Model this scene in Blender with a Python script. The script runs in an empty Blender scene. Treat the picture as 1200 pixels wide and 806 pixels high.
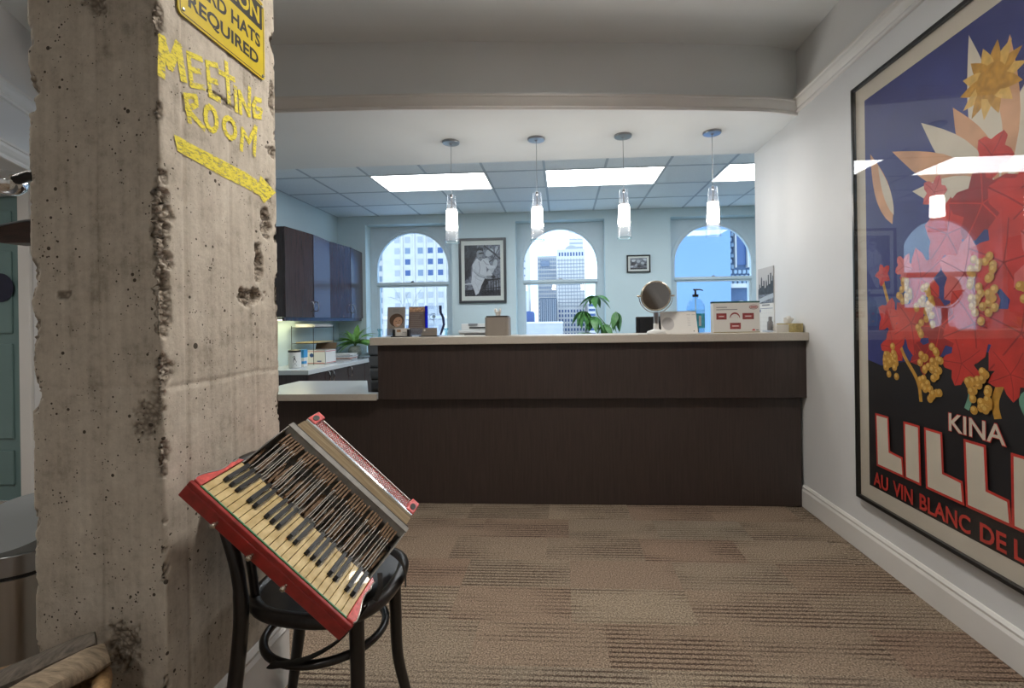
import bpy, bmesh, math, random
from math import sin, cos, pi, sqrt, radians
from mathutils import Vector, Matrix, noise
from mathutils.geometry import tessellate_polygon

random.seed(7)
S = bpy.context.scene
COL = S.collection

# ---------------------------------------------------------------- camera
F, CX, CY, EYE = 565.0, 624.5, 377.0, 1.2
yaw, roll = math.atan(34.5 / F), 0.0141
fw = Vector((-sin(yaw), cos(yaw), 0)); rt = Vector((cos(yaw), sin(yaw), 0)); up = Vector((0, 0, 1))
ix = rt * cos(roll) - up * sin(roll)
iu = up * cos(roll) + rt * sin(roll)
cam = bpy.data.cameras.new('camera'); cam_o = bpy.data.objects.new('camera', cam); COL.objects.link(cam_o)
cam.sensor_width = 36; cam.lens = F / 1200 * 36
cam.shift_x = -(CX - 600) / 1200; cam.shift_y = (CY - 403) / 1200
cam.clip_start = 0.02; cam.clip_end = 2000
m = Matrix((ix, iu, -fw)).transposed().to_4x4(); m.translation = (0, 0, EYE)
cam_o.matrix_world = m
S.camera = cam_o

# ---------------------------------------------------------------- world, exposure
w = bpy.data.worlds.new('sky'); S.world = w; w.use_nodes = True
bg = w.node_tree.nodes['Background']; bg.inputs[0].default_value = (0.60, 0.81, 1.0, 1); bg.inputs[1].default_value = 1.9
vs = S.view_settings
vs.view_transform = 'Standard'; vs.look = 'None'; vs.gamma = 1; vs.exposure = 0.85
vs.use_curve_mapping = False
S.cycles.max_bounces = 10; S.cycles.transparent_max_bounces = 24; S.cycles.diffuse_bounces = 5
S.cycles.caustics_reflective = False; S.cycles.caustics_refractive = False
S.cycles.sample_clamp_indirect = 6

PANEL, PENDANT, FRONT = 7.0, 19.0, 85.0      # radiance of office panels, pendants and unseen front-room fill lamps


# ================================================================ helpers
MATS = {}
def newmat(name):
    mt = bpy.data.materials.new(name); mt.use_nodes = True
    MATS[name] = mt
    nt = mt.node_tree
    return mt, nt, nt.nodes['Principled BSDF']

def mat(name, col, rough=0.5, metal=0.0, var=0.0, scale=20.0, bump=0.0, bscale=None, spec=None, coat=0.0, emit=None, estr=0.0, detail=4.0, stretch=None):
    if name in MATS: return MATS[name]
    mt, nt, b = newmat(name)
    c = tuple(col) + (1,)
    b.inputs['Base Color'].default_value = c
    b.inputs['Roughness'].default_value = rough
    b.inputs['Metallic'].default_value = metal
    if spec is not None: b.inputs['Specular IOR Level'].default_value = spec
    if coat: b.inputs['Coat Weight'].default_value = coat; b.inputs['Coat Roughness'].default_value = 0.05
    if emit:
        b.inputs['Emission Color'].default_value = tuple(emit) + (1,); b.inputs['Emission Strength'].default_value = estr
    if var or bump:
        tc = nt.nodes.new('ShaderNodeTexCoord'); mp = nt.nodes.new('ShaderNodeMapping')
        if stretch: mp.inputs['Scale'].default_value = stretch
        nt.links.new(tc.outputs['Object'], mp.inputs[0])
    if var:
        n = nt.nodes.new('ShaderNodeTexNoise'); n.inputs['Scale'].default_value = scale; n.inputs['Detail'].default_value = detail
        nt.links.new(mp.outputs[0], n.inputs['Vector'])
        r = nt.nodes.new('ShaderNodeValToRGB')
        r.color_ramp.elements[0].position = 0.3; r.color_ramp.elements[1].position = 0.7
        r.color_ramp.elements[0].color = tuple(max(0, x * (1 - var)) for x in col) + (1,)
        r.color_ramp.elements[1].color = tuple(min(1, x * (1 + var)) for x in col) + (1,)
        nt.links.new(n.outputs['Fac'], r.inputs[0]); nt.links.new(r.outputs[0], b.inputs['Base Color'])
    if bump:
        n2 = nt.nodes.new('ShaderNodeTexNoise'); n2.inputs['Scale'].default_value = bscale or scale; n2.inputs['Detail'].default_value = 3
        nt.links.new(mp.outputs[0], n2.inputs['Vector'])
        bp = nt.nodes.new('ShaderNodeBump'); bp.inputs['Strength'].default_value = bump; bp.inputs['Distance'].default_value = 0.01
        nt.links.new(n2.outputs['Fac'], bp.inputs['Height']); nt.links.new(bp.outputs[0], b.inputs['Normal'])
    return mt

def emat(name, col, strength):
    mt = bpy.data.materials.new(name); mt.use_nodes = True; nt = mt.node_tree
    nt.nodes.clear(); e = nt.nodes.new('ShaderNodeEmission'); o = nt.nodes.new('ShaderNodeOutputMaterial')
    e.inputs[0].default_value = tuple(col) + (1,); e.inputs[1].default_value = strength
    nt.links.new(e.outputs[0], o.inputs[0]); MATS[name] = mt
    return mt

def glassmat(name, tint=(1, 1, 1), ior=1.45, rough=0.0, body=0.0, bodycol=(1, 1, 1)):
    """thin pane: what is not reflected passes straight through"""
    mt = bpy.data.materials.new(name); mt.use_nodes = True; nt = mt.node_tree; nt.nodes.clear()
    # Schlick reflectance from the angle between view and surface, alike from both sides of the sheet
    ge = nt.nodes.new('ShaderNodeNewGeometry'); dp = nt.nodes.new('ShaderNodeVectorMath'); dp.operation = 'DOT_PRODUCT'
    nt.links.new(ge.outputs['Incoming'], dp.inputs[0]); nt.links.new(ge.outputs['Normal'], dp.inputs[1])
    ab = nt.nodes.new('ShaderNodeMath'); ab.operation = 'ABSOLUTE'; nt.links.new(dp.outputs['Value'], ab.inputs[0])
    om = nt.nodes.new('ShaderNodeMath'); om.operation = 'SUBTRACT'; om.inputs[0].default_value = 1.0; nt.links.new(ab.outputs[0], om.inputs[1])
    pw = nt.nodes.new('ShaderNodeMath'); pw.operation = 'POWER'; pw.inputs[1].default_value = 5.0; nt.links.new(om.outputs[0], pw.inputs[0])
    f0 = ((ior - 1) / (ior + 1)) ** 2
    fr = nt.nodes.new('ShaderNodeMath'); fr.operation = 'MULTIPLY_ADD'; fr.inputs[1].default_value = 1 - f0; fr.inputs[2].default_value = f0; nt.links.new(pw.outputs[0], fr.inputs[0])
    t = nt.nodes.new('ShaderNodeBsdfTransparent'); t.inputs[0].default_value = tuple(tint) + (1,)
    g = nt.nodes.new('ShaderNodeBsdfGlossy'); g.inputs['Roughness'].default_value = rough
    mx = nt.nodes.new('ShaderNodeMixShader'); o = nt.nodes.new('ShaderNodeOutputMaterial')
    first = t
    if body:
        d = nt.nodes.new('ShaderNodeBsdfDiffuse'); d.inputs[0].default_value = tuple(bodycol) + (1,)
        m2 = nt.nodes.new('ShaderNodeMixShader'); m2.inputs[0].default_value = body
        nt.links.new(t.outputs[0], m2.inputs[1]); nt.links.new(d.outputs[0], m2.inputs[2]); first = m2
    nt.links.new(fr.outputs[0], mx.inputs[0]); nt.links.new(first.outputs[0], mx.inputs[1]); nt.links.new(g.outputs[0], mx.inputs[2])
    nt.links.new(mx.outputs[0], o.inputs[0]); MATS[name] = mt
    return mt

class MB:
    """collects shapes into one mesh"""
    def __init__(s): s.v = []; s.f = []; s.mi = []; s.cur = 0
    def add(s, vs, fs):
        k = len(s.v); s.v += [tuple(p) for p in vs]
        for f in fs: s.f.append([i + k for i in f]); s.mi.append(s.cur)
        return s
    def box(s, x0, x1, y0, y1, z0, z1, M=None):
        vs = [Vector((x, y, z)) for z in (z0, z1) for y in (y0, y1) for x in (x0, x1)]
        if M: vs = [M @ p for p in vs]
        return s.add(vs, [(0, 2, 3, 1), (4, 5, 7, 6), (0, 1, 5, 4), (2, 6, 7, 3), (0, 4, 6, 2), (1, 3, 7, 5)])
    def lathe(s, prof, c=(0, 0, 0), n=24, M=None, cap=True, ax='z'):
        c = Vector(c); vs = []; fs = []
        for r, h in prof:
            for i in range(n):
                a = 2 * pi * i / n
                p = Vector((r * cos(a), r * sin(a), h))
                if ax == 'x': p = Vector((p.z, p.x, p.y))
                if ax == 'y': p = Vector((p.y, p.z, p.x))
                if M: p = M @ p
                vs.append(p + c)
        for j in range(len(prof) - 1):
            for i in range(n):
                k = (i + 1) % n
                fs.append((j * n + i, j * n + k, (j + 1) * n + k, (j + 1) * n + i))
        if cap:
            fs.append(list(range(n - 1, -1, -1))); fs.append([(len(prof) - 1) * n + i for i in range(n)])
        return s.add(vs, fs)
    def tube(s, pts, r, n=10, closed=False, flat=1.0, M=None):
        pts = [Vector(p) for p in pts]
        rs = r if isinstance(r, (list, tuple)) else [r] * len(pts)
        N = len(pts); vs = []; fs = []; ref = None
        for i, p in enumerate(pts):
            if closed: t = (pts[(i + 1) % N] - pts[i - 1]).normalized()
            else: t = (pts[min(i + 1, N - 1)] - pts[max(i - 1, 0)]).normalized()
            if ref is None:
                ref = Vector((0, 0, 1)) if abs(t.z) < .9 else Vector((1, 0, 0))
            b = t.cross(ref).normalized(); a = b.cross(t).normalized(); ref = a
            for k in range(n):
                th = 2 * pi * k / n
                q = p + (a * cos(th) * flat + b * sin(th)) * rs[i]
                vs.append(M @ q if M else q)
        for i in range(N if closed else N - 1):
            for k in range(n):
                j = (i + 1) % N; l = (k + 1) % n
                fs.append((i * n + k, i * n + l, j * n + l, j * n + k))
        if not closed:
            fs.append(list(range(n - 1, -1, -1))); fs.append([(N - 1) * n + k for k in range(n)])
        return s.add(vs, fs)
    def prism(s, poly, d0, d1, o=(0, 0, 0), u=(1, 0, 0), v=(0, 1, 0), nn=(0, 0, 1)):
        """poly in (u,v), extruded along nn from d0 to d1"""
        o, u, v, nn = map(Vector, (o, u, v, nn)); N = len(poly)
        vs = [o + u * a + v * b + nn * d for d in (d0, d1) for a, b in poly]
        fs = [(i, (i + 1) % N, N + (i + 1) % N, N + i) for i in range(N)]
        for t in tessellate_polygon([[Vector((a, b, 0)) for a, b in poly]]):
            fs.append((t[2], t[1], t[0])); fs.append((N + t[0], N + t[1], N + t[2]))
        return s.add(vs, fs)
    def quad(s, a, b, c, d): return s.add([a, b, c, d], [(0, 1, 2, 3)])
    def build(s, name, material, parent=None, smooth=False, bevel=0.0, local=False, solid=0.0, seg=2, subsurf=0):
        me = bpy.data.meshes.new(name)
        off = Vector((0, 0, 0))
        p = parent
        while p is not None and not local: off += p.location; p = p.parent
        me.from_pydata([tuple(Vector(q) - off) for q in s.v], [], s.f)
        ms = material if isinstance(material, (list, tuple)) else [material]
        for q in ms: me.materials.append(MATS[q] if isinstance(q, str) else q)
        if len(ms) > 1: me.polygons.foreach_set('material_index', s.mi)
        me.update()
        bm = bmesh.new(); bm.from_mesh(me); bmesh.ops.recalc_face_normals(bm, faces=bm.faces); bm.to_mesh(me); bm.free()
        if smooth:
            me.polygons.foreach_set('use_smooth', [True] * len(me.polygons))
            me.set_sharp_from_angle(angle=radians(40))
        o = bpy.data.objects.new(name, me); COL.objects.link(o)
        if parent is not None: o.parent = parent
        if solid: md = o.modifiers.new('solid', 'SOLIDIFY'); md.thickness = solid; md.offset = 0
        if subsurf: md = o.modifiers.new('sub', 'SUBSURF'); md.levels = subsurf; md.render_levels = subsurf
        if bevel:
            md = o.modifiers.new('bevel', 'BEVEL'); md.width = bevel; md.segments = seg; md.limit_method = 'ANGLE'; md.angle_limit = radians(40)
        return o

def tag(o, label=None, cat=None, group=None, kind=None):
    if label: o['label'] = label
    if cat: o['category'] = cat
    if group: o['group'] = group
    if kind: o['kind'] = kind
    return o
def thing(name, label, cat, loc=(0, 0, 0), group=None, kind=None):
    o = bpy.data.objects.new(name, None); COL.objects.link(o); o.location = loc; o.empty_display_size = .05
    return tag(o, label, cat, group, kind)
def struct(o, label=None, cat=None): return tag(o, label, cat, kind='structure')
def box(name, material, x0, x1, y0, y1, z0, z1, parent=None, bevel=0.0):
    return MB().box(x0, x1, y0, y1, z0, z1).build(name, material, parent, bevel=bevel)
def dup(o, parent=None, loc=None, deep=True):
    c = o.copy(); COL.objects.link(c); c.parent = parent if parent is not None else o.parent
    if loc is not None: c.location = loc
    if deep:
        for ch in list(o.children): dup(ch, c)
    return c
def spline(pts, n=6, closed=False):
    P = [Vector(p) for p in pts]; out = []; N = len(P)
    for i in range(N if closed else N - 1):
        g = (lambda k: P[k % N]) if closed else (lambda k: P[min(max(k, 0), N - 1)])
        a, b, c, d = g(i - 1), g(i), g(i + 1), g(i + 2)
        for k in range(n):
            t = k / n
            out.append(.5 * ((2 * b) + (c - a) * t + (2 * a - 5 * b + 4 * c - d) * t * t + (3 * b - a - 3 * c + d) * t ** 3))
    if not closed: out.append(P[-1])
    return out
def ell(cx, cy, rx, ry=None, n=24, rot=0.0, a0=0, a1=2 * pi):
    ry = rx if ry is None else ry
    out = []
    for i in range(n):
        a = a0 + (a1 - a0) * i / n
        x, y = rx * cos(a), ry * sin(a)
        out.append((cx + x * cos(rot) - y * sin(rot), cy + x * sin(rot) + y * cos(rot)))
    return out
def rect(x0, x1, y0, y1): return [(x0, y0), (x1, y0), (x1, y1), (x0, y1)]
def leafpoly(cx, cy, L, W, ang, n=8):
    pts = [(t / n * L, W * sin(pi * (t / n) ** .8)) for t in range(n + 1)] + [(t / n * L, -W * sin(pi * (t / n) ** .8)) for t in range(n - 1, 0, -1)]
    return [(cx + x * cos(ang) - y * sin(ang), cy + x * sin(ang) + y * cos(ang)) for x, y in pts]
def text_mesh(txt, bold=0.0):
    """unit-height lettering: (2D verts, faces), cap height 1, starting at x=0"""
    cu = bpy.data.curves.new('t', 'FONT'); cu.body = txt; cu.size = 1; cu.offset = bold; cu.resolution_u = 3
    ob = bpy.data.objects.new('t', cu); COL.objects.link(ob)
    dg = bpy.context.evaluated_depsgraph_get(); me = bpy.data.meshes.new_from_object(ob.evaluated_get(dg))
    vs = [(p.co.x, p.co.y) for p in me.vertices]; fs = [tuple(p.vertices) for p in me.polygons]
    bpy.data.objects.remove(ob); bpy.data.curves.remove(cu); bpy.data.meshes.remove(me)
    x0 = min(a for a, b in vs); y0 = min(b for a, b in vs); h = max(b for a, b in vs) - y0
    return [((a - x0) / h, (b - y0) / h) for a, b in vs], fs
class Flat:
    """print on a flat sheet: polygons and letters in the sheet's (u,v), a hair above one another"""
    def __init__(s, o, u, v, n, step=.00025): s.o, s.u, s.v, s.n = map(Vector, (o, u, v, n)); s.mb = MB(); s.mats = []; s.k = 0; s.step = step
    def _m(s, name):
        if name not in s.mats: s.mats.append(name)
        s.mb.cur = s.mats.index(name)
    def _p(s, a, b): return s.o + s.u * a + s.v * b + s.n * (s.k * s.step)
    def poly(s, pts, m, keep=False):
        if not keep: s.k += 1
        s._m(m)
        s.mb.add([s._p(a, b) for a, b in pts], [tuple(t) for t in tessellate_polygon([[Vector((a, b, 0)) for a, b in pts]])]); return s
    def text(s, txt, x, y, h, m, width=None, bold=0.0, keep=False):
        if not keep: s.k += 1
        s._m(m); vs, fs = text_mesh(txt, bold)
        wd = max(a for a, b in vs); kx = (width / wd) if width else h
        s.mb.add([s._p(x + a * kx, y + b * h) for a, b in vs], fs); return s
    def stroke(s, pts, wd, m, keep=False):
        if not keep: s.k += 1
        s._m(m); P = [Vector((a, b)) for a, b in pts]; L = []; R = []
        for i, p in enumerate(P):
            t = (P[min(i + 1, len(P) - 1)] - P[max(i - 1, 0)]).normalized(); q = Vector((-t.y, t.x)) * wd / 2
            L.append(p + q); R.append(p - q)
        vs = [s._p(*q) for q in L] + [s._p(*q) for q in R]; N = len(P)
        s.mb.add(vs, [(i, i + 1, N + i + 1, N + i) for i in range(N - 1)]); return s
    def build(s, name, parent=None, local=False): return s.mb.build(name, s.mats, parent, local=local)

# ================================================================ materials
mat('wall_paint', (.69, .70, .71), .6, var=.02, scale=3, bump=.03, bscale=250)
mat('ceiling_paint', (.77, .80, .81), .75, var=.02, scale=2, bump=.03, bscale=200)
mat('office_paint', (.55, .67, .71), .6, var=.02, scale=3, bump=.03, bscale=250)
mat('trim_paint', (.74, .73, .71), .4, var=.02, scale=6)
mat('window_paint', (.58, .68, .73), .4, var=.03, scale=8)
mat('teal_paint', (.17, .27, .27), .45, var=.04, scale=5)
mat('tile_white', (.78, .85, .89), .85, var=.05, scale=120, bump=.25, bscale=300)
mat('grid_metal', (.40, .47, .53), .5)
mat('black_frame', (.008, .008, .008), .3)
mat('grey_frame', (.05, .055, .06), .35)
mat('mat_board', (.62, .57, .48), .7, var=.02, scale=6)
mat('mat_pale', (.70, .74, .70), .7)
mat('navy', (.035, .045, .19), .55, var=.2, scale=5)
mat('poster_black', (.012, .012, .014), .55)
mat('poster_red', (.55, .04, .028), .55, var=.18, scale=14)
mat('poster_deepred', (.32, .022, .02), .55, var=.2, scale=14)
mat('poster_pink', (.62, .13, .12), .55, var=.15, scale=14)
mat('poster_cream', (.66, .60, .49), .6, var=.05, scale=8)
mat('poster_peach', (.62, .34, .19), .55, var=.16, scale=10)
mat('poster_gold', (.52, .27, .04), .55, var=.25, scale=40)
mat('poster_light_gold', (.70, .45, .12), .55, var=.15, scale=40)
mat('poster_green', (.16, .36, .26), .55, var=.15, scale=14)
mat('chrome', (.75, .76, .78), .12, 1.0)
mat('steel', (.42, .41, .40), .28, 1.0, var=.08, scale=60, stretch=(1, 1, .02))
mat('nickel', (.36, .37, .39), .3, 1.0)
mat('black_plastic', (.012, .012, .013), .35)
mat('black_rubber', (.014, .013, .013), .6, bump=.1, bscale=200)
mat('white_plastic', (.70, .70, .68), .35)
mat('white_print', (.75, .74, .71), .5)
mat('grey_print', (.22, .22, .23), .5)
mat('dark_print', (.02, .02, .022), .5)
mat('taupe', (.27, .24, .21), .5, var=.04, scale=12)
mat('tissue', (.78, .77, .74), .9, bump=.3, bscale=30)
mat('laminate', (.52, .48, .42), .35, var=.05, scale=160)
mat('laminate_blue', (.60, .64, .66), .25, var=.02, scale=120)
mat('paper', (.74, .73, .70), .8)
mat('leather_black', (.014, .013, .012), .5, bump=.15, bscale=120)
mat('leather_grey', (.10, .11, .12), .4, bump=.08, bscale=160)
mat('pot_glaze', (.24, .27, .24), .3, var=.25, scale=30)
mat('slate', (.20, .23, .25), .5, var=.1, scale=25)
mat('soil', (.03, .022, .015), .9, bump=.6, bscale=80)
mat('stem_green', (.10, .20, .05), .5)
mat('kraft_gold', (.36, .29, .12), .55, var=.25, scale=60)

def wood_dark(name, c0, c1, stretch, rough=.3):
    mt, nt, b = newmat(name)
    tc = nt.nodes.new('ShaderNodeTexCoord'); mp = nt.nodes.new('ShaderNodeMapping'); mp.inputs['Scale'].default_value = stretch
    n = nt.nodes.new('ShaderNodeTexNoise'); n.inputs['Scale'].default_value = 3; n.inputs['Detail'].default_value = 8; n.inputs['Roughness'].default_value = .7
    r = nt.nodes.new('ShaderNodeValToRGB'); r.color_ramp.elements[0].position = .32; r.color_ramp.elements[1].position = .7
    r.color_ramp.elements[0].color = c0 + (1,); r.color_ramp.elements[1].color = c1 + (1,)
    nt.links.new(tc.outputs['Object'], mp.inputs[0]); nt.links.new(mp.outputs[0], n.inputs['Vector']); nt.links.new(n.outputs['Fac'], r.inputs[0])
    nt.links.new(r.outputs[0], b.inputs['Base Color']); b.inputs['Roughness'].default_value = rough
    bp = nt.nodes.new('ShaderNodeBump'); bp.inputs['Strength'].default_value = .05; nt.links.new(n.outputs['Fac'], bp.inputs['Height']); nt.links.new(bp.outputs[0], b.inputs['Normal'])
    return mt
wood_dark('espresso', (.032, .024, .021), (.060, .041, .036), (30, 30, 1.2), .38)
wood_dark('cabinet_wood', (.030, .017, .017), (.060, .034, .033), (20, 20, 1.0), .22)
wood_dark('chair_wood', (.008, .007, .0065), (.022, .018, .016), (14, 14, 2), .32)
wood_dark('worn_wood', (.02, .012, .008), (.10, .05, .022), (14, 14, 3), .45)
wood_dark('log_wood', (.10, .075, .05), (.36, .28, .19), (6, 40, 6), .8)
wood_dark('driftwood', (.035, .03, .025), (.14, .115, .09), (30, 5, 30), .85)
wood_dark('bracket_wood', (.03, .018, .014), (.075, .04, .03), (4, 20, 20), .4)
wood_dark('pallet_wood', (.06, .036, .02), (.27, .16, .085), (10, 30, 10), .65)
wood_dark('bellows_cloth', (.30, .23, .14), (.56, .47, .33), (2, 60, 60), .7)
wood_dark('wicker', (.16, .09, .035), (.36, .22, .10), (30, 30, 30), .6)

def concrete():
    mt, nt, b = newmat('concrete'); L = nt.links.new
    def node(t, **k):
        n = nt.nodes.new(t)
        for q, v in k.items(): n.inputs[q.replace('_', ' ')].default_value = v
        return n
    def math_(op, a, b2, c=None):
        n = nt.nodes.new('ShaderNodeMath'); n.operation = op
        for i, v in enumerate((a, b2, c)):
            if v is None: continue
            if isinstance(v, (int, float)): n.inputs[i].default_value = v
            else: L(v, n.inputs[i])
        return n.outputs[0]
    tc = nt.nodes.new('ShaderNodeTexCoord'); P = tc.outputs['Object']
    def noise_(scale, detail=4, rough=.6, stretch=None):
        n = node('ShaderNodeTexNoise', Scale=scale, Detail=detail, Roughness=rough)
        if stretch:
            mp = nt.nodes.new('ShaderNodeMapping'); mp.inputs['Scale'].default_value = stretch; L(P, mp.inputs[0]); L(mp.outputs[0], n.inputs['Vector'])
        else: L(P, n.inputs['Vector'])
        return n.outputs['Fac']
    fine, mid, streak = noise_(38, 8, .75), noise_(8, 6, .65), noise_(4, 5, .6, (9, 9, .5))
    f = math_('MULTIPLY_ADD', mid, .45, math_('MULTIPLY_ADD', streak, .35, math_('MULTIPLY', fine, .45)))
    r = nt.nodes.new('ShaderNodeValToRGB'); cr = r.color_ramp
    cr.elements[0].position = .42; cr.elements[0].color = (.27, .235, .185, 1); cr.elements[1].position = .80; cr.elements[1].color = (.68, .62, .53, 1)
    e = cr.elements.new(.60); e.color = (.52, .465, .39, 1); L(f, r.inputs[0])
    holes = None
    for sc, lo, hi, mx_ in ((46, .46, .72, .26), (20, .52, .74, .17), (95, .42, .75, .30)):
        v = nt.nodes.new('ShaderNodeTexVoronoi'); v.inputs['Scale'].default_value = sc; L(P, v.inputs['Vector'])
        th = nt.nodes.new('ShaderNodeMapRange'); L(noise_(sc * .25, 2), th.inputs[0])
        for q, val in enumerate((lo, hi, 0.0, mx_)): th.inputs[q + 1].default_value = val
        h = math_('LESS_THAN', v.outputs['Distance'], th.outputs[0]); holes = h if holes is None else math_('MAXIMUM', holes, h)
    at = nt.nodes.new('ShaderNodeAttribute'); at.attribute_name = 'broken'
    agg = nt.nodes.new('ShaderNodeTexVoronoi'); agg.inputs['Scale'].default_value = 90; L(P, agg.inputs['Vector'])
    r2 = nt.nodes.new('ShaderNodeValToRGB'); r2.color_ramp.elements[0].color = (.52, .46, .38, 1); r2.color_ramp.elements[1].color = (.22, .185, .15, 1); r2.color_ramp.elements[1].position = .7; L(agg.outputs['Distance'], r2.inputs[0])
    m1 = nt.nodes.new('ShaderNodeMix'); m1.data_type = 'RGBA'; L(at.outputs['Fac'], m1.inputs[0]); L(r.outputs[0], m1.inputs[6]); L(r2.outputs[0], m1.inputs[7])
    mx = nt.nodes.new('ShaderNodeMix'); mx.data_type = 'RGBA'; L(holes, mx.inputs[0]); L(m1.outputs[2], mx.inputs[6]); mx.inputs[7].default_value = (.085, .07, .055, 1)
    L(mx.outputs[2], b.inputs['Base Color']); b.inputs['Roughness'].default_value = .85; b.inputs['Specular IOR Level'].default_value = .25
    h = math_('SUBTRACT', math_('MULTIPLY_ADD', fine, .8, mid), holes)
    h = math_('MULTIPLY_ADD', math_('MULTIPLY', agg.outputs['Distance'], at.outputs['Fac']), -2.0, h)
    bp = nt.nodes.new('ShaderNodeBump'); bp.inputs['Strength'].default_value = .55; bp.inputs['Distance'].default_value = .006
    L(h, bp.inputs['Height']); L(bp.outputs[0], b.inputs['Normal'])
concrete()

def carpet(name, per_tile):
    mt, nt, b = newmat(name); L = nt.links.new
    g = nt.nodes.new('ShaderNodeNewGeometry'); oi = nt.nodes.new('ShaderNodeObjectInfo')
    sep = nt.nodes.new('ShaderNodeSeparateXYZ'); L(g.outputs['Position'], sep.inputs[0])
    # yarn wobble
    nz = nt.nodes.new('ShaderNodeTexNoise'); nz.inputs['Scale'].default_value = 90; nz.inputs['Detail'].default_value = 2; L(g.outputs['Position'], nz.inputs['Vector'])
    ym = nt.nodes.new('ShaderNodeMath'); ym.operation = 'MULTIPLY_ADD'; ym.inputs[1].default_value = 250; L(sep.outputs['Y'], ym.inputs[0])
    nm = nt.nodes.new('ShaderNodeMath'); nm.operation = 'MULTIPLY'; nm.inputs[1].default_value = 3.0; L(nz.outputs['Fac'], nm.inputs[0]); L(nm.outputs[0], ym.inputs[2])
    sn = nt.nodes.new('ShaderNodeMath'); sn.operation = 'SINE'; L(ym.outputs[0], sn.inputs[0])
    # patches where the dark ribs show
    wn = nt.nodes.new('ShaderNodeTexNoise'); wn.noise_dimensions = '4D'; wn.inputs['Scale'].default_value = 2.2; wn.inputs['Detail'].default_value = 2
    mp = nt.nodes.new('ShaderNodeMapping'); mp.inputs['Scale'].default_value = (.8, 2.2, 1); L(g.outputs['Position'], mp.inputs[0]); L(mp.outputs[0], wn.inputs['Vector'])
    wr = nt.nodes.new('ShaderNodeMath'); wr.operation = 'MULTIPLY'; wr.inputs[1].default_value = 60.0 if per_tile else 0.0; L(oi.outputs['Random'], wr.inputs[0]); L(wr.outputs[0], wn.inputs['W'])
    amp = nt.nodes.new('ShaderNodeMapRange'); amp.inputs[1].default_value = .43; amp.inputs[2].default_value = .59; amp.inputs[4].default_value = .85; L(wn.outputs['Fac'], amp.inputs[0])
    sr = nt.nodes.new('ShaderNodeMapRange'); sr.inputs[1].default_value = .05; sr.inputs[2].default_value = .75; L(sn.outputs[0], sr.inputs[0])
    rib = nt.nodes.new('ShaderNodeMath'); rib.operation = 'MULTIPLY'; L(amp.outputs[0], rib.inputs[0]); L(sr.outputs[0], rib.inputs[1])
    # tint of each tile
    tint = nt.nodes.new('ShaderNodeValToRGB'); cr = tint.color_ramp
    cr.elements[0].color = (.27, .20, .147, 1); cr.elements[1].color = (.258, .218, .168, 1)
    for p, c in ((.3, (.248, .20, .152, 1)), (.55, (.288, .235, .176, 1)), (.8, (.248, .178, .133, 1))):
        e = cr.elements.new(p); e.color = c
    r2 = nt.nodes.new('ShaderNodeMath'); r2.operation = 'FRACT'; mm = nt.nodes.new('ShaderNodeMath'); mm.operation = 'MULTIPLY'; mm.inputs[1].default_value = 7.31
    L(oi.outputs['Random'], mm.inputs[0]); L(mm.outputs[0], r2.inputs[0]); L(r2.outputs[0], tint.inputs[0])
    dk = nt.nodes.new('ShaderNodeMix'); dk.data_type = 'RGBA'; L(rib.outputs[0], dk.inputs[0]); L(tint.outputs[0], dk.inputs[6]); dk.inputs[7].default_value = (.055, .034, .025, 1)
    # yarn fleck
    fn = nt.nodes.new('ShaderNodeTexNoise'); fn.inputs['Scale'].default_value = 170; fn.inputs['Detail'].default_value = 3; L(g.outputs['Position'], fn.inputs['Vector'])
    fr = nt.nodes.new('ShaderNodeMapRange'); fr.inputs[1].default_value = .35; fr.inputs[2].default_value = .65; fr.inputs[3].default_value = .45; fr.inputs[4].default_value = 1.55; L(fn.outputs['Fac'], fr.inputs[0])
    hs = nt.nodes.new('ShaderNodeHueSaturation'); L(fr.outputs[0], hs.inputs['Value']); L(dk.outputs[2], hs.inputs['Color'])
    L(hs.outputs[0], b.inputs['Base Color']); b.inputs['Roughness'].default_value = .95; b.inputs['Specular IOR Level'].default_value = .1
    bp = nt.nodes.new('ShaderNodeBump'); bp.inputs['Strength'].default_value = .5; bp.inputs['Distance'].default_value = .004; L(fn.outputs['Fac'], bp.inputs['Height']); L(bp.outputs[0], b.inputs['Normal'])
carpet('carpet', True)

def leafmat(name, c0, c1):
    mt, nt, b = newmat(name)
    tc = nt.nodes.new('ShaderNodeTexCoord'); n = nt.nodes.new('ShaderNodeTexNoise'); n.inputs['Scale'].default_value = 14
    r = nt.nodes.new('ShaderNodeValToRGB'); r.color_ramp.elements[0].position = .3; r.color_ramp.elements[1].position = .7
    r.color_ramp.elements[0].color = c0 + (1,); r.color_ramp.elements[1].color = c1 + (1,)
    nt.links.new(tc.outputs['Object'], n.inputs['Vector']); nt.links.new(n.outputs['Fac'], r.inputs[0]); nt.links.new(r.outputs[0], b.inputs['Base Color'])
    b.inputs['Roughness'].default_value = .4; b.inputs['Subsurface Weight'].default_value = .0
leafmat('leaf_bright', (.11, .30, .05), (.25, .47, .12)); leafmat('leaf_deep', (.045, .16, .04), (.12, .30, .09))

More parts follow.
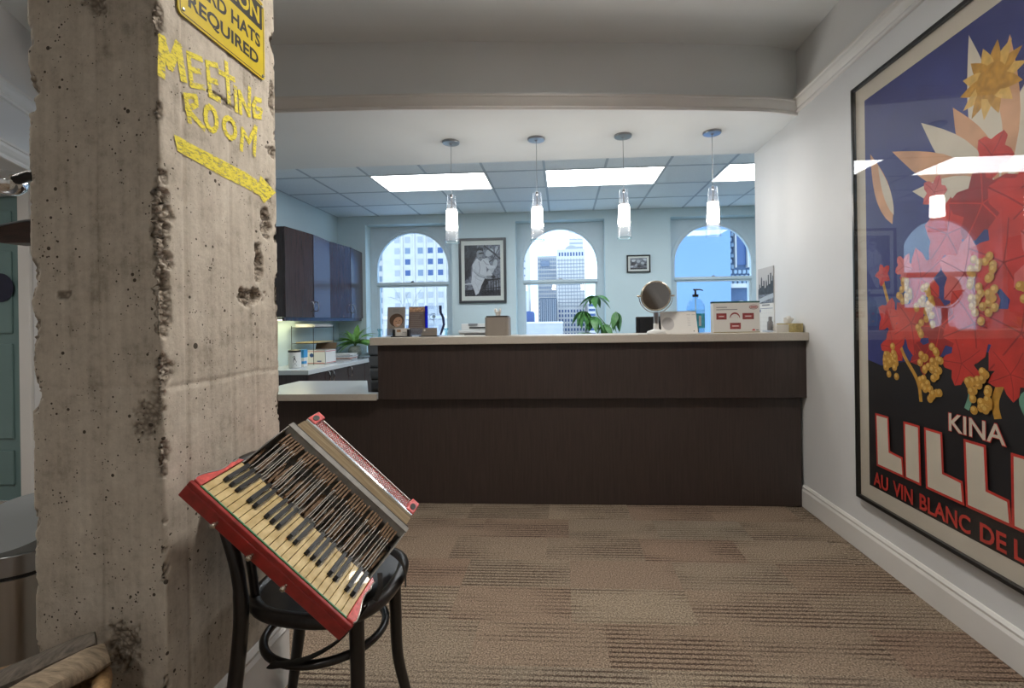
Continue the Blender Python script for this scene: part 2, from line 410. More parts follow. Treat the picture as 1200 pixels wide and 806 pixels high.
glassmat('pane_glass', (.93, .97, 1.0), 1.5)
glassmat('picture_glass', (1, 1, 1), 1.52)
glassmat('lamp_glass', (.97, .98, 1.0), 1.35, body=.03)
glassmat('clear_glass', (.78, .90, .92), 1.45, body=.05, bodycol=(.6, .8, .85))
glassmat('acrylic', (.90, .94, 1.0), 1.4, body=.05, bodycol=(.7, .8, 1))
glassmat('blue_acrylic', (.05, .08, .85), 1.45, body=.5, bodycol=(.02, .03, .7))
emat('panel_light', (.93, .97, 1.0), PANEL)
emat('lamp_glow', (1.0, .92, .82), PENDANT)
emat('front_fill', (1.0, .94, .86), FRONT)
emat('under_cabinet_glow', (1.0, .93, .55), 5.0)

# ================================================================ room shell
XR, XL, YB = 1.525, -3.17, 6.66          # right wall, office left wall, window wall
ZC, ZS, ZO = 2.92, 2.50, 2.72            # front ceiling, soffit, office ceiling
floor = struct(box('floor', 'carpet', -4.8, 4.2, -2.7, 6.9, -.12, -.004))
# carpet tiles that can be told apart, laid in staggered half-width planks
tile_me = MB().box(-.2499, .2499, -.1249, .1249, -.004, .0).build('carpet_tile', 'carpet', floor, local=True)
first = True
for j in range(11):
    y = .55 + j * .25 + .0
    offx = random.choice((0, .25, .125, .37))
    for i in range(11):
        x = -3.6 + offx + i * .5
        if x > XR - .1 or y > 3.16: continue
        o = tile_me if first else dup(tile_me, floor); first = False
        o.location = (x, y, random.choice((0, 0, .0003, .0005)))

struct(box('ceiling', 'ceiling_paint', -4.8, 1.525, -2.7, 3.9, ZC, ZC + .1))
struct(box('wall_right', 'wall_paint', XR, XR + .14, -2.7, 3.89, 0, ZC))
struct(box('wall_front', 'wall_paint', -4.8, XR, -2.8, -2.7, 0, ZC))
struct(box('wall_left', 'wall_paint', -4.9, -4.8, -2.7, 3.3, 0, ZC))
struct(box('wall_office_left', 'office_paint', XL - .12, XL, 3.0, YB, 0, ZC))
struct(box('wall_office_right', 'office_paint', 4.1, 4.2, 3.6, YB, 0, ZO + .1))
struct(box('wall_office_return', 'office_paint', XR + .14, 4.1, 3.6, 3.7, 0, ZO + .1))

# right wall baseboard and picture rail
bb = MB()
prof = [(0, 0), (-.018, 0), (-.018, .105), (-.012, .118), (-.014, .128), (-.006, .14), (0, .142)]
bb.prism(prof, -2.7, 3.17, (XR, 0, 0), (1, 0, 0), (0, 0, 1), (0, 1, 0))
struct(bb.build('baseboard_right', 'trim_paint', bevel=.0015))
rl = [(0, 0), (-.012, .002), (-.016, .012), (-.012, .024), (-.022, .034), (-.034, .052), (-.038, .066), (-.046, .070), (-.046, .082), (0, .084)]
struct(MB().prism(rl, -2.7, 3.235, (XR, 0, 2.514), (1, 0, 0), (0, 0, 1), (0, 1, 0)).build('trim_1', 'trim_paint'))

# curved beam in front of the soffit, with its moulding
bc = spline([(-4.8, 3.02, 0), (-3.4, 2.90, 0), (-2.5, 2.85, 0), (-1.743, 2.858, 0), (-1.0, 2.885, 0), (-.29, 2.946, 0), (.55, 3.03, 0), (1.05, 3.09, 0), (1.316, 3.133, 0), (1.526, 3.205, 0)], 6)
def sweep(prof, path):
    mb = MB(); vs = []; N = len(prof); K = len(path)
    for i, p in enumerate(path):
        t = (path[min(i + 1, K - 1)] - path[max(i - 1, 0)]).normalized(); nr = Vector((t.y, -t.x, 0))
        for d, z in prof: vs.append(p + nr * d + Vector((0, 0, ZS + z)))
    fs = [(i * N + k, i * N + (k + 1) % N, (i + 1) * N + (k + 1) % N, (i + 1) * N + k) for i in range(K - 1) for k in range(N)]
    fs += [list(range(N)), [(K - 1) * N + k for k in range(N)]]
    return mb.add(vs, fs)
sb = MB()   # soffit body: outline of the beam front extruded from soffit height to the ceiling
outline = [(p.x, p.y) for p in bc] + [(1.526, 3.89), (-4.8, 3.89)]
sb.prism(outline, ZS, ZC + .02)
struct(sb.build('wall_beam', 'ceiling_paint', smooth=True))
struct(sweep([(0, 0), (.012, 0), (.016, .012), (.012, .022), (.024, .034), (.036, .052), (.040, .064), (.048, .068), (.048, .080), (0, .082)], bc).build('trim_2', 'trim_paint', smooth=True))

# window wall with three recessed openings
WC = (-2.150, -.020, 2.100); HW = .615; ZT, ZB_ = 2.60, .785
wb = MB(); edges = [XL - .1] + [q for c in WC for q in (c - HW, c + HW)] + [4.15]
for k in range(0, len(edges), 2): wb.box(edges[k], edges[k + 1], YB, YB + .34, 0, ZO + .2)
for c in WC:
    wb.box(c - HW, c + HW, YB, YB + .34, ZT, ZO + .2); wb.box(c - HW, c + HW, YB, YB + .34, 0, ZB_)
struct(wb.build('wall_back', 'office_paint'))
R_ = .522; ZSP = 1.985
for wi, c in enumerate(WC):
    wroot = thing('window_%d' % (wi + 1), None, None, (c, YB + .2, ZB_), kind='structure')
    y0, y1 = YB + .19, YB + .25
    arc = [(c + R_ * cos(a), ZSP + R_ * sin(a)) for a in [pi - pi * i / 32 for i in range(33)]]
    def strip(outer, inner, ya, yb):
        mb = MB(); N = len(inner)
        for i in range(N - 1):
            a, b2, c2, d = outer[i], outer[i + 1], inner[i + 1], inner[i]
            vs = [(p[0], y, p[1]) for y in (ya, yb) for p in (a, b2, c2, d)]
            mb.add(vs, [(0, 1, 2, 3), (7, 6, 5, 4), (0, 4, 5, 1), (3, 2, 6, 7)])
        return mb
    def outr(p):     # point of the rectangle's edge seen from the arch centre
        dx, dz = p[0] - c, p[1] - ZSP
        k = min(HW / abs(dx) if abs(dx) > 1e-6 else 9, (ZT - ZSP) / dz if dz > 1e-6 else 9)
        return (c + dx * k, ZSP + dz * k)
    fr = strip([outr(p) for p in arc], arc, y0, y1)
    fr.box(c - HW, c - R_, y0, y1, ZB_, ZSP); fr.box(c + R_, c + HW, y0, y1, ZB_, ZSP)
    fr.box(c - R_, c + R_, y0, y1, ZB_, ZB_ + .07)
    fr.build('frame', 'window_paint', wroot)
    a2 = [(c + (R_ + .018) * cos(a), ZSP + (R_ + .018) * sin(a)) for a in [pi - pi * i / 32 for i in range(33)]]
    a3 = [(c + (R_ + .062) * cos(a), ZSP + (R_ + .062) * sin(a)) for a in [pi - pi * i / 32 for i in range(33)]]
    strip(a3, a2, y0 - .014, y0).build('arch_moulding', 'window_paint', wroot, bevel=.004)
    MB().box(c - R_ - .01, c + R_ + .01, y0 - .012, y1 - .01, 1.755, 1.795).box(c - R_ - .01, c + R_ + .01, y0 + .012, y1 + .012, 1.728, 1.757).build('meeting_rail', 'window_paint', wroot, bevel=.003)
    MB().box(c - .018, c + .018, y0 - .02, y0 + .012, 1.795, 1.806).box(c - .006, c + .022, y0 - .026, y0 - .01, 1.803, 1.812).build('sash_lock', 'nickel', wroot)
    lo = MB(); lo.box(c - R_, c - R_ + .03, y0 + .012, y1 + .02, ZB_ + .06, 1.74); lo.box(c + R_ - .03, c + R_, y0 + .012, y1 + .02, ZB_ + .06, 1.74)
    lo.build('lower_sash', 'window_paint', wroot)
    MB().prism([(p[0] - c, p[1]) for p in arc] + [(R_, 1.79), (-R_, 1.79)], 0, .004, (c, YB + .222, 0), (1, 0, 0), (0, 0, 1), (0, 1, 0)).build('pane', 'pane_glass', wroot)
    MB().box(c - R_, c + R_, YB + .236, YB + .24, ZB_ + .05, 1.74).build('pane', 'pane_glass', wroot)
    MB().box(c - HW, c + HW, YB - .03, YB + .2, ZB_ - .002, ZB_ + .018).build('window_sill', 'window_paint', wroot, bevel=.004)

# office drop ceiling: tiles on a metal grid, light panels in it
oc = struct(box('ceiling_office', 'tile_white', XR + .15, 4.1, 3.7, YB, ZO + .03, ZO + .08))
struct(box('ceiling_office_deck', 'tile_white', XL, XR + .15, 3.89, YB, ZO + .03, ZO + .08))
PX, PY = .6015, .610
gx = [-1.962 + PX * k for k in range(-2, 11)]; gy = [5.44 + PY * k for k in range(-3, 3)]
lights = [(2, 2), (5, 2), (8, 2)]     # column, row of each two-tile panel
tile = None
for i in range(len(gx) - 1):
    for j in range(len(gy) - 1):
        if j == 2 and i in (2, 3, 5, 6, 8, 9): continue
        x0, x1, ya, yb = max(gx[i], XL), min(gx[i + 1], 4.1), max(gy[j], 3.9), min(gy[j + 1], YB)
        if i == len(gx) - 2 or yb - ya < .05: pass
        k = (round(x1 - x0, 3), round(yb - ya, 3))
        if tile is None or True:
            if 'tc' not in globals(): tc = {}
            if k not in tc:
                tc[k] = MB().box(-k[0] / 2 + .010, k[0] / 2 - .010, -k[1] / 2 + .010, k[1] / 2 - .010, -.004, .02).build('ceiling_tile', 'tile_white', oc, local=True, bevel=.003, seg=1); o = tc[k]
            else: o = dup(tc[k], oc)
            o.location = ((x0 + x1) / 2, (ya + yb) / 2, ZO + .004)
for k, x in enumerate(gx):
    if not XL < x < 4.1: continue
    for ya, yb in (((3.9, gy[2]), (gy[3], YB)) if k in (3, 6, 9) else ((3.9, YB),)): MB().box(x - .012, x + .012, ya, yb, ZO - .002, ZO + .02).build('grid_bar', 'grid_metal', oc)
for y in gy:
    if 3.9 < y < YB: MB().box(XL, 4.1, y - .012, y + .012, ZO - .003, ZO + .02).build('grid_bar', 'grid_metal', oc)
lname = ('left of the pendant row, above the tall photograph', 'above the arched window with the skyline', 'beside the end of the white wall')
for k, (i, j) in enumerate(lights):
    x0, x1, ya, yb = gx[i], gx[i + 2], gy[j], gy[j + 1]
    t = thing('ceiling_light', ('glowing rectangular ceiling panel nearest the dark wall cabinets', 'glowing rectangular ceiling panel in the middle of the office ceiling', 'glowing rectangular ceiling panel partly hidden behind the white wall')[k], 'ceiling light', ((x0 + x1) / 2, (ya + yb) / 2, ZO), 'office ceiling panels')
    fm = MB(); q = .016
    fm.box(x0, x0 + q, ya, yb, ZO - .006, ZO + .025).box(x1 - q, x1, ya, yb, ZO - .006, ZO + .025).box(x0 + q, x1 - q, ya, ya + q, ZO - .006, ZO + .025).box(x0 + q, x1 - q, yb - q, yb, ZO - .006, ZO + .025)
    fm.build('frame', 'white_plastic', t)
    box('diffuser', 'panel_light', x0 + q, x1 - q, ya + q, yb - q, ZO + .002, ZO + .012, t)

# front room: unseen lamps out of view, the last two added only as fill
for k, (x, y, rl_) in enumerate(((.02, 1.75, .172), (-.25, -1.5, .145), (-3.0, 1.2, .15))):
    t = thing('unseen_downlight', ('unseen white cylinder downlight on the ceiling above the carpet', 'added white fill downlight on the ceiling before the wicker log basket', 'added small white fill downlight on the ceiling near the teal door')[k], 'ceiling light', (x, y, ZC), 'unseen front room downlights')
    MB().lathe([(rl_ + .002, 0), (rl_ + .002, -.075), (rl_ + .012, -.075), (rl_ + .012, 0)], (x, y, ZC), 32, cap=False).build('housing', 'grey_print', t, smooth=True)  # baffle added to keep lamp light off the beam and upper walls
    MB().lathe([(rl_, -.008), (rl_, -.002)], (x, y, ZC), 32).build('diffuser', 'front_fill', t)

# left background: door wall, door, oblique bulkhead with two mouldings
YD = 3.09
struct(MB().box(-4.8, -4.62, YD, YD + .12, 0, ZC).box(-3.70, XL - .12, YD, YD + .12, 0, ZC).box(-4.62, -3.70, YD, YD + .12, 2.125, ZC).build('wall_door', 'wall_paint'))
dr = thing('door_1', None, None, (-4.16, YD + .03, 0), kind='structure')
box('slab', 'teal_paint', -4.615, -3.705, YD + .03, YD + .07, .01, 2.12, dr)
for x0, x1 in ((-4.53, -4.21), (-4.11, -3.80)):
    for z0, z1 in ((.12, .36), (.44, 1.10), (1.17, 1.74), (1.80, 2.02)):
        MB().box(x0, x1, YD + .018, YD + .032, z0, z1).build('panel', 'teal_paint', dr, bevel=.012)
MB().box(-3.70, -3.615, YD - .025, YD, 0, 2.21).box(-4.71, -4.62, YD - .025, YD, 0, 2.21).box(-4.62, -3.70, YD - .025, YD, 2.125, 2.21).build('casing', 'trim_paint', dr, bevel=.006)
disc = MB().lathe([(.0, 0), (.095, 0), (.10, .006), (.0, .009)], (-3.875, YD + .017, 1.487), 32, M=Matrix.Rotation(pi / 2, 4, 'X'), cap=False).build('door_disc', mat('navy_disc', (.01, .012, .04), .35), smooth=True)
tag(disc, 'round navy blue disc mounted on the teal door', 'sign')
bd = Vector((-.44, .9, 0)).normalized(); bn = Vector((bd.y, -bd.x, 0))
bo = Vector((-3.05, 2.6, 0)) - bd * 1.1
bulk = MB().prism(rect(0, 2.0, 2.11, ZC), -.2, 0, bo, bd, (0, 0, 1), bn)
struct(bulk.build('wall_bulkhead', 'wall_paint'))
for k, z in enumerate((2.10, 2.42)):
    struct(MB().prism([(-a, b) for a, b in rl], 0, 2.0, bo + Vector((0, 0, z)), bn, (0, 0, 1), bd).build('trim_%d' % (k + 3), 'trim_paint'))

# ================================================================ reception counter
YP, YU = 3.163, 3.12
rc = thing('reception_counter', 'long dark wood reception counter with raised front panel', 'counter', (.1, YP, 0))
box('base_panel', 'espresso', -2.14, 1.504, YP, YP + .04, .004, .70, rc)
box('upper_panel', 'espresso', -1.222, 1.523, YU, YU + .05, .70, 1.058, rc, bevel=.0015)
MB().box(-1.222, -1.19, YU + .05, 3.45, .74, 1.058).build('end_panel', 'espresso', rc)
MB().box(-1.19, 1.5, 3.40, 3.44, .02, 1.058).box(-2.14, -2.10, YP + .04, 3.78, .004, .70).build('rear_panel', 'espresso', rc)
slab = MB().box(-1.262, 1.524, 3.085, 3.47, 1.060, 1.110).build('countertop', 'laminate', bevel=.003)
tag(slab, 'pale grey laminate ledge along the top of the reception counter', 'countertop')
led = MB().prism([(-2.16, 3.09), (-1.222, 3.09), (-1.222, 3.165), (-1.31, 3.17), (-1.59, 3.83), (-2.16, 3.83)], .702, .742)
lo_ = led.build('desk_ledge', 'laminate_blue', bevel=.003)
tag(lo_, 'low pale desk surface beside the raised counter, next to the concrete column', 'desk')
MB().box(-2.162, -1.221, 3.084, 3.0925, .700, .742).build('edge_band', 'laminate', lo_)

# ================================================================ concrete column
CXR, CXL, CY0, CY1 = -.95, -1.283, 1.09, 1.56
def column():
    pts = []; st = .0062
    corners = [(CXR, CY0), (CXR, CY1), (CXL, CY1), (CXL, CY0)]
    for k in range(4):
        a, b2 = corners[k], corners[(k + 1) % 4]; L = math.dist(a, b2); n = int(L / (st if k in (0, 3) else .03))
        nr = [(1, 0), (0, 1), (-1, 0), (0, -1)][k]
        for i in range(n):
            t = i / n; d = min(t * L, L - t * L)
            pts.append((a[0] + (b2[0] - a[0]) * t, a[1] + (b2[1] - a[1]) * t, nr, d, k, t * L))
    N = len(pts); NZ = 470; vs = []; br = []
    # face, centre, half width, half height, depth of each broken patch
    spalls = [(0, 1.500, 1.530, .026, .060, .020), (0, 1.462, 1.395, .022, .065, .022), (0, 1.425, 1.290, .062, .028, .022), (0, 1.095, 1.43, .028, .13, .022), (0, 1.095, 1.26, .022, .10, .018), (0, 1.545, 1.95, .016, .05, .012), (0, 1.54, 1.77, .03, .018, .012), (0, 1.31, 1.838, .05, .010, .008), (0, 1.515, 1.64, .016, .05, .006),
              (3, -1.11, 2.0, .036, .050, .020), (3, -.99, .985, .040, .050, .010), (3, -1.06, .44, .042, .06, .012), (3, -1.28, 1.75, .02, .03, .02), (3, -1.28, 1.03, .02, .03, .02), (3, -1.20, 1.28, .02, .012, .006), (3, -.96, 1.43, .014, .12, .016)]
    seams = {0: (.075, .245, .355), 3: (.170,), 1: (.15,), 2: (.2,)}
    for j in range(NZ + 1):
        z = ZC * j / NZ
        act = [q for q in spalls if abs(z - q[2]) < q[4] * 1.7]
        for (x, y, nr, d, k, s) in pts:
            q = Vector((x * 9, y * 9, z * 9)); bk_ = 0.0
            dd = .0010 * (noise.noise(q) - .6)
            if d < .06:
                nc = .5 + .5 * noise.fractal(Vector((x * 4, y * 4, z * 11)), .8, 2.0, 5)
                cw = .003 + .034 * max(0, nc - .50) / .5
                if (k == 0 and s < .1) or (k == 3 and d < .1 and x > -1.1): cw *= 1.5 if 1.0 < z < 1.62 else .75
                if d < cw:
                    e = (cw - d) / cw; rg = noise.noise(Vector((x * 130, y * 130, z * 130)))
                    dd -= (cw - d) * (.55 + .35 * rg); bk_ = min(1, e * 3) if cw > .010 else 0
            for sm in seams[k]:
                e = abs(s - sm)
                if e < .007: dd -= .0035 * (1 - e / .007)
            if k == 3 and .09 < s < .17: dd -= .0022 * abs(noise.noise(q * 4))
            if abs(z - 1.055 - .006 * noise.noise(q * .7)) < .005: dd -= .0025
            for (fk, c0, z0, rw, rh, dp) in act:
                if fk != k: continue
                u = (y if k == 0 else x)
                if abs(u - c0) > rw * 1.7: continue
                e = sqrt(((u - c0) / rw) ** 2 + ((z - z0) / rh) ** 2) + .55 * noise.fractal(Vector((x * 34, y * 34, z * 34)), .8, 2.0, 4)
                if e < 1:
                    f = min(1, (1 - e) * 2.2); dd -= dp * f * (.75 + .6 * noise.noise(Vector((x * 95, y * 95, z * 95)))); bk_ = max(bk_, min(1, f * 2.5))
            dd = min(dd, 0)
            vs.append((x + nr[0] * dd, y + nr[1] * dd, z)); br.append(bk_)
    fs = [(j * N + i, j * N + (i + 1) % N, (j + 1) * N + (i + 1) % N, (j + 1) * N + i) for j in range(NZ) for i in range(N)]
    return MB().add(vs, fs), br
colm = thing('concrete_column', 'rough board-formed concrete column with chipped corners and yellow painted lettering', 'column', (-1.12, 1.325, 0))
cmb, broken = column(); cbody = cmb.build('shaft', 'concrete', colm)
cbody.data.polygons.foreach_set('use_smooth', [True] * len(cbody.data.polygons))
ba = cbody.data.attributes.new('broken', 'FLOAT', 'POINT'); ba.data.foreach_set('value', broken)
# spray-painted words and arrow
def spray():
    mt, nt, b = newmat('spray_paint'); L = nt.links.new
    b.inputs['Base Color'].default_value = (.86, .74, .07, 1); b.inputs['Roughness'].default_value = .75
    tc = nt.nodes.new('ShaderNodeTexCoord'); n = nt.nodes.new('ShaderNodeTexNoise'); n.inputs['Scale'].default_value = 110; n.inputs['Detail'].default_value = 6; n.inputs['Roughness'].default_value = .8
    mp = nt.nodes.new('ShaderNodeMapping'); mp.inputs['Scale'].default_value = (1, .45, 1.3); L(tc.outputs['Object'], mp.inputs[0]); L(mp.outputs[0], n.inputs['Vector'])
    r = nt.nodes.new('ShaderNodeMapRange'); r.inputs[1].default_value = .38; r.inputs[2].default_value = .51; r.inputs[3].default_value = .10; r.inputs[4].default_value = .96; L(n.outputs['Fac'], r.inputs[0])
    L(r.outputs[0], b.inputs['Alpha'])
spray()
words = [[(1.098, 1.806), (1.102, 1.891), (1.125, 1.839), (1.15, 1.903), (1.166, 1.829)], [(1.227, 1.911), (1.183, 1.901), (1.193, 1.826), (1.234, 1.839)], [(1.189, 1.865), (1.22, 1.874)], [(1.285, 1.925), (1.249, 1.913), (1.26, 1.831), (1.294, 1.834)], [(1.255, 1.871), (1.284, 1.878)], [(1.298, 1.913), (1.355, 1.921)], [(1.324, 1.952), (1.334, 1.844)], [(1.361, 1.9), (1.365, 1.835)], [(1.384, 1.836), (1.38, 1.896), (1.422, 1.846), (1.427, 1.929)], [(1.481, 1.917), (1.458, 1.911), (1.444, 1.883), (1.449, 1.855), (1.477, 1.863), (1.483, 1.887), (1.463, 1.883)], [(1.184, 1.728), (1.172, 1.788), (1.206, 1.801), (1.209, 1.782), (1.177, 1.756), (1.234, 1.73)],
         [(a, b) for a, b in ell(1.261, 1.767, .021, .031, 14)] + [(1.282, 1.767)], [(a, b) for a, b in ell(1.335, 1.771, .024, .027, 14)] + [(1.359, 1.771)], [(1.384, 1.727), (1.391, 1.789), (1.419, 1.763), (1.454, 1.821), (1.444, 1.733)]]
gf = Flat((CXR + .0008, 0, 0), (0, 1, 0), (0, 0, 1), (1, 0, 0), .000008)
for s in words:
    dense = []
    for a, b2 in zip(s[:-1], s[1:]):
        for t in range(4): dense.append((a[0] + (b2[0] - a[0]) * t / 4 + random.uniform(-.0015, .0015), a[1] + (b2[1] - a[1]) * t / 4 + random.uniform(-.0015, .0015)))
    dense.append(s[-1])
    wd = .022 if s is words[0] else .0145
    for a, b2 in zip(s[:-1], s[1:]):
        dx, dy = b2[0] - a[0], b2[1] - a[1]; L = math.hypot(dx, dy); ex, ey = dx / L * wd * .4, dy / L * wd * .4
        gf.stroke([(a[0] - ex, a[1] - ey), (b2[0] + ex, b2[1] + ey)], wd, 'spray_paint')
gf.poly([(1.132, 1.676), (1.20, 1.671), (1.30, 1.668), (1.40, 1.664), (1.466, 1.655), (1.474, 1.676), (1.556, 1.644), (1.49, 1.592), (1.469, 1.611), (1.40, 1.617), (1.30, 1.621), (1.20, 1.632), (1.143, 1.637)], 'spray_paint')
gf.build('painted_words', colm)
# skirting board at the column's foot
struct(MB().prism([(0, 0), (.016, 0), (.016, .185), (.020, .19), (.014, .205), (.016, .215), (.006, .228), (0, .23)], CY0 + .0, CY1 + .012, (CXR + .001, 0, 0), (1, 0, 0), (0, 0, 1), (0, 1, 0)).build('baseboard_column', 'trim_paint', bevel=.001))

# caution sign on the column
mat('sign_yellow', (.62, .47, .02), .4, var=.08, scale=20); mat('sign_black', (.015, .014, .012), .45)
sg = thing('warning_sign', 'yellow and black enamel hard hats sign screwed to the concrete column', 'sign', (CXR, 1.32, 1.985))
sy0, sy1, sz0, sz1 = 1.146, 1.497, 1.985, 2.232
def rrect(x0, x1, y0, y1, r, n=5):
    out = []
    for cx, cy, a in ((x1 - r, y0 + r, -pi / 2), (x1 - r, y1 - r, 0), (x0 + r, y1 - r, pi / 2), (x0 + r, y0 + r, pi)):
        out += [(cx + r * cos(a + pi / 2 * i / n), cy + r * sin(a + pi / 2 * i / n)) for i in range(n + 1)]
    return out
MB().prism(rrect(sy0, sy1, sz0, sz1, .014), 0, .0035, (CXR + .002, 0, 0), (0, 1, 0), (0, 0, 1), (1, 0, 0)).build('plate', 'sign_yellow', sg)
sf = Flat((CXR + .0056, 0, 0), (0, 1, 0), (0, 0, 1), (1, 0, 0), .0001)
sf.poly(rrect(sy0 + .005, sy1 - .005, sz0 + .005, sz1 - .005, .011), 'sign_black'); sf.poly(rrect(sy0 + .0075, sy1 - .0075, sz0 + .0075, sz1 - .0075, .009), 'sign_yellow')
sf.poly(rrect(sy0 + .014, sy1 - .012, 2.140, sz1 - .012, .008), 'sign_black')
sf.text('CAUTION', sy0 + .028, 2.154, .053, 'sign_yellow', .298, .03)
sf.text('HARD HATS', 1.172, 2.078, .042, 'sign_black', .302, .03)
sf.text('REQUIRED', 1.178, 2.012, .046, 'sign_black', .286, .03)
sf.build('lettering', sg)
for y, z in ((sy0 + .016, sz0 + .016), (sy1 - .011, sz0 + .012), (sy1 - .011, sz1 - .014), (sy0 + .016, sz1 - .014)):
    MB().lathe([(.005, 0), (.004, .003), (.0, .004)], (CXR + .0055, y, z), 12, ax='x').build('screw', 'nickel', sg)

# ================================================================ pendants
def pendant(x, label):
    y = 3.42; t = thing('pendant_lamp', label, 'pendant lamp', (x, y, ZS), 'pendant lamps over the counter')
    MB().lathe([(.0, -.022), (.008, -.022), (.012, -.016), (.058, -.014), (.062, -.008), (.062, 0)], (x, y, ZS), 32, cap=False).build('canopy', 'nickel', t, smooth=True)
    MB().tube([(x, y, ZS - .018), (x, y, 2.12)], .0022, 8).build('cord', 'nickel', t)
    MB().lathe([(.0, 2.122), (.011, 2.12), (.011, 2.10), (.005, 2.096), (.005, 2.03), (.012, 2.026), (.012, 2.012), (0, 2.01)], (x, y, 0), 16, cap=False).build('socket', 'nickel', t, smooth=True)
    MB().lathe([(.0, 2.012), (.036, 2.010), (.038, 2.0), (.0425, 1.88), (.041, 1.872), (0, 1.870)], (x, y, 0), 28, cap=False).build('frosted_diffuser', 'lamp_glow', t, smooth=True)
    MB().lathe([(.0, 2.118), (.026, 2.118), (.029, 2.112), (.0515, 1.78), (.0515, 1.776), (.0475, 1.776), (.0475, 1.78), (.026, 2.105)], (x, y, 0), 32, cap=False).build('glass_shade', 'lamp_glass', t, smooth=True)
    MB().lathe([(.0515, 1.782), (.0522, 1.778), (.0515, 1.774), (.0475, 1.774), (.047, 1.778), (.0475, 1.782)], (x, y, 0), 32, cap=False).build('glass_rim', 'clear_glass', t, smooth=True)
pl = ('glass cone pendant lamp hanging in front of the tall framed photograph', 'glass cone pendant lamp hanging before the skyline window', 'glass cone pendant lamp hanging between the skyline window and small picture', 'glass cone pendant lamp hanging nearest the white wall')
for k, x in enumerate((-.781, -.167, .443, 1.056)): pendant(x, pl[k])

# ================================================================ poster on the right wall
py0, py1, pz0, pz1 = 1.06, 2.565, .285, 2.36
ps = thing('framed_poster', 'huge framed advertising poster with black frame on the white wall', 'poster', (XR, (py0 + py1) / 2, pz0))
fx0, fx1 = 1.488, XR - .002
MB().box(fx0, fx1, py1 - .016, py1, pz0, pz1).box(fx0, fx1, py0, py0 + .016, pz0, pz1).box(fx0, fx1, py0 + .016, py1 - .016, pz1 - .016, pz1).box(fx0, fx1, py0 + .016, py1 - .016, pz0, pz0 + .016).build('frame', 'black_frame', ps, bevel=.002)
box('mat_board', 'mat_board', 1.505, 1.512, py0 + .016, py1 - .016, pz0 + .016, pz1 - .016, ps)
Y0 = 2.478                       # left edge of the print; u runs towards the room's front
pf = Flat((1.5045, Y0, 0), (0, -1, 0), (0, 0, 1), (-1, 0, 0), .000015)
pf.poly(rect(0, 1.335, .372, 2.268), 'navy')
pf.poly([(0, .372), (1.335, .372), (1.335, 1.0), (1.15, 1.06), (.9, 1.02), (.62, 1.08), (.4, 1.02), (.25, 1.0), (.1, .97), (0, .99)], 'poster_black')
rnd = random.Random(3)
# generic autumn bouquet in the poster's colours: pale petals, golden bloom, red leaves, gold fruit, green tendrils
for a in range(10):
    ang = radians(20 + a * 16); pf.poly(leafpoly(.72, 1.62, .42 + .1 * (a % 3), .062, ang), ('poster_peach', 'poster_cream')[a % 2])
for a in range(14): pf.poly(leafpoly(.70, 2.02, .13, .026, a * 2 * pi / 14), ('poster_light_gold', 'poster_gold')[a % 2])
pf.poly(ell(.70, 2.02, .06), 'poster_gold')
pf.poly(leafpoly(.19, 1.62, .40, .05, radians(112)), 'poster_peach'); pf.poly(leafpoly(.20, 1.66, .28, .024, radians(112)), 'poster_cream')
def maple(cx, cy, s, rot, m):
    pts = []
    for i in range(20):
        a = rot + 2 * pi * i / 20; r = s * (1.0 if i % 4 == 0 else .58 if i % 2 == 0 else .80)
        r *= .9 + .2 * rnd.random(); pts.append((cx + r * cos(a), cy + r * sin(a)))
    pf.poly(pts, m)
    for i in (0, 4, 8, 12, 16): pf.stroke([(cx, cy), ((cx + pts[i][0]) / 2 + .004, (cy + pts[i][1]) / 2), pts[i]], s * .035, 'poster_deepred' if m != 'poster_deepred' else 'poster_red', keep=i > 0)
def trail(pts, wd, m): pf.stroke([(p.x, p.y) for p in spline([(a, b, 0) for a, b in pts], 6)], wd, m)
trail([(.10, 1.42), (.16, 1.25), (.24, 1.05), (.33, .93), (.35, .84)], .018, 'poster_gold')
trail([(.60, 1.2), (.56, 1.05), (.60, .93), (.58, .85)], .022, 'poster_green')
trail([(.74, 1.2), (.73, 1.0), (.70, .90), (.71, .84)], .030, 'poster_gold'); trail([(.84, 1.2), (.86, 1.0), (.80, .92), (.84, .84)], .024, 'poster_green')
for cx, cy, s, m in ((.50, 1.52, .14, 'poster_red'), (.66, 1.60, .15, 'poster_deepred'), (.82, 1.55, .17, 'poster_red'), (.95, 1.66, .16, 'poster_red'), (1.1, 1.5, .2, 'poster_deepred'), (.36, 1.36, .13, 'poster_red'), (.58, 1.36, .14, 'poster_pink'), (.74, 1.38, .16, 'poster_red'), (.92, 1.36, .17, 'poster_pink'), (.12, 1.40, .055, 'poster_red'), (.16, 1.20, .09, 'poster_red'), (.30, 1.17, .14, 'poster_red'), (.46, 1.16, .14, 'poster_deepred'), (.62, 1.17, .16, 'poster_red'), (.80, 1.14, .17, 'poster_red'), (1.0, 1.16, .18, 'poster_deepred'), (.70, 1.76, .09, 'poster_red'), (.56, 1.02, .10, 'poster_red'), (.76, 1.0, .09, 'poster_red'), (.18, 1.06, .09, 'poster_red'), (.37, 1.03, .08, 'poster_deepred'), (1.18, 1.75, .13, 'poster_red'), (1.22, 1.30, .10, 'poster_red'), (1.12, 1.02, .12, 'poster_pink'), (.44, 1.70, .07, 'poster_pink'), (.92, 1.84, .08, 'poster_red'), (.26, 1.42, .06, 'poster_pink')):
    maple(cx, cy, s, rnd.random() * 6, m)
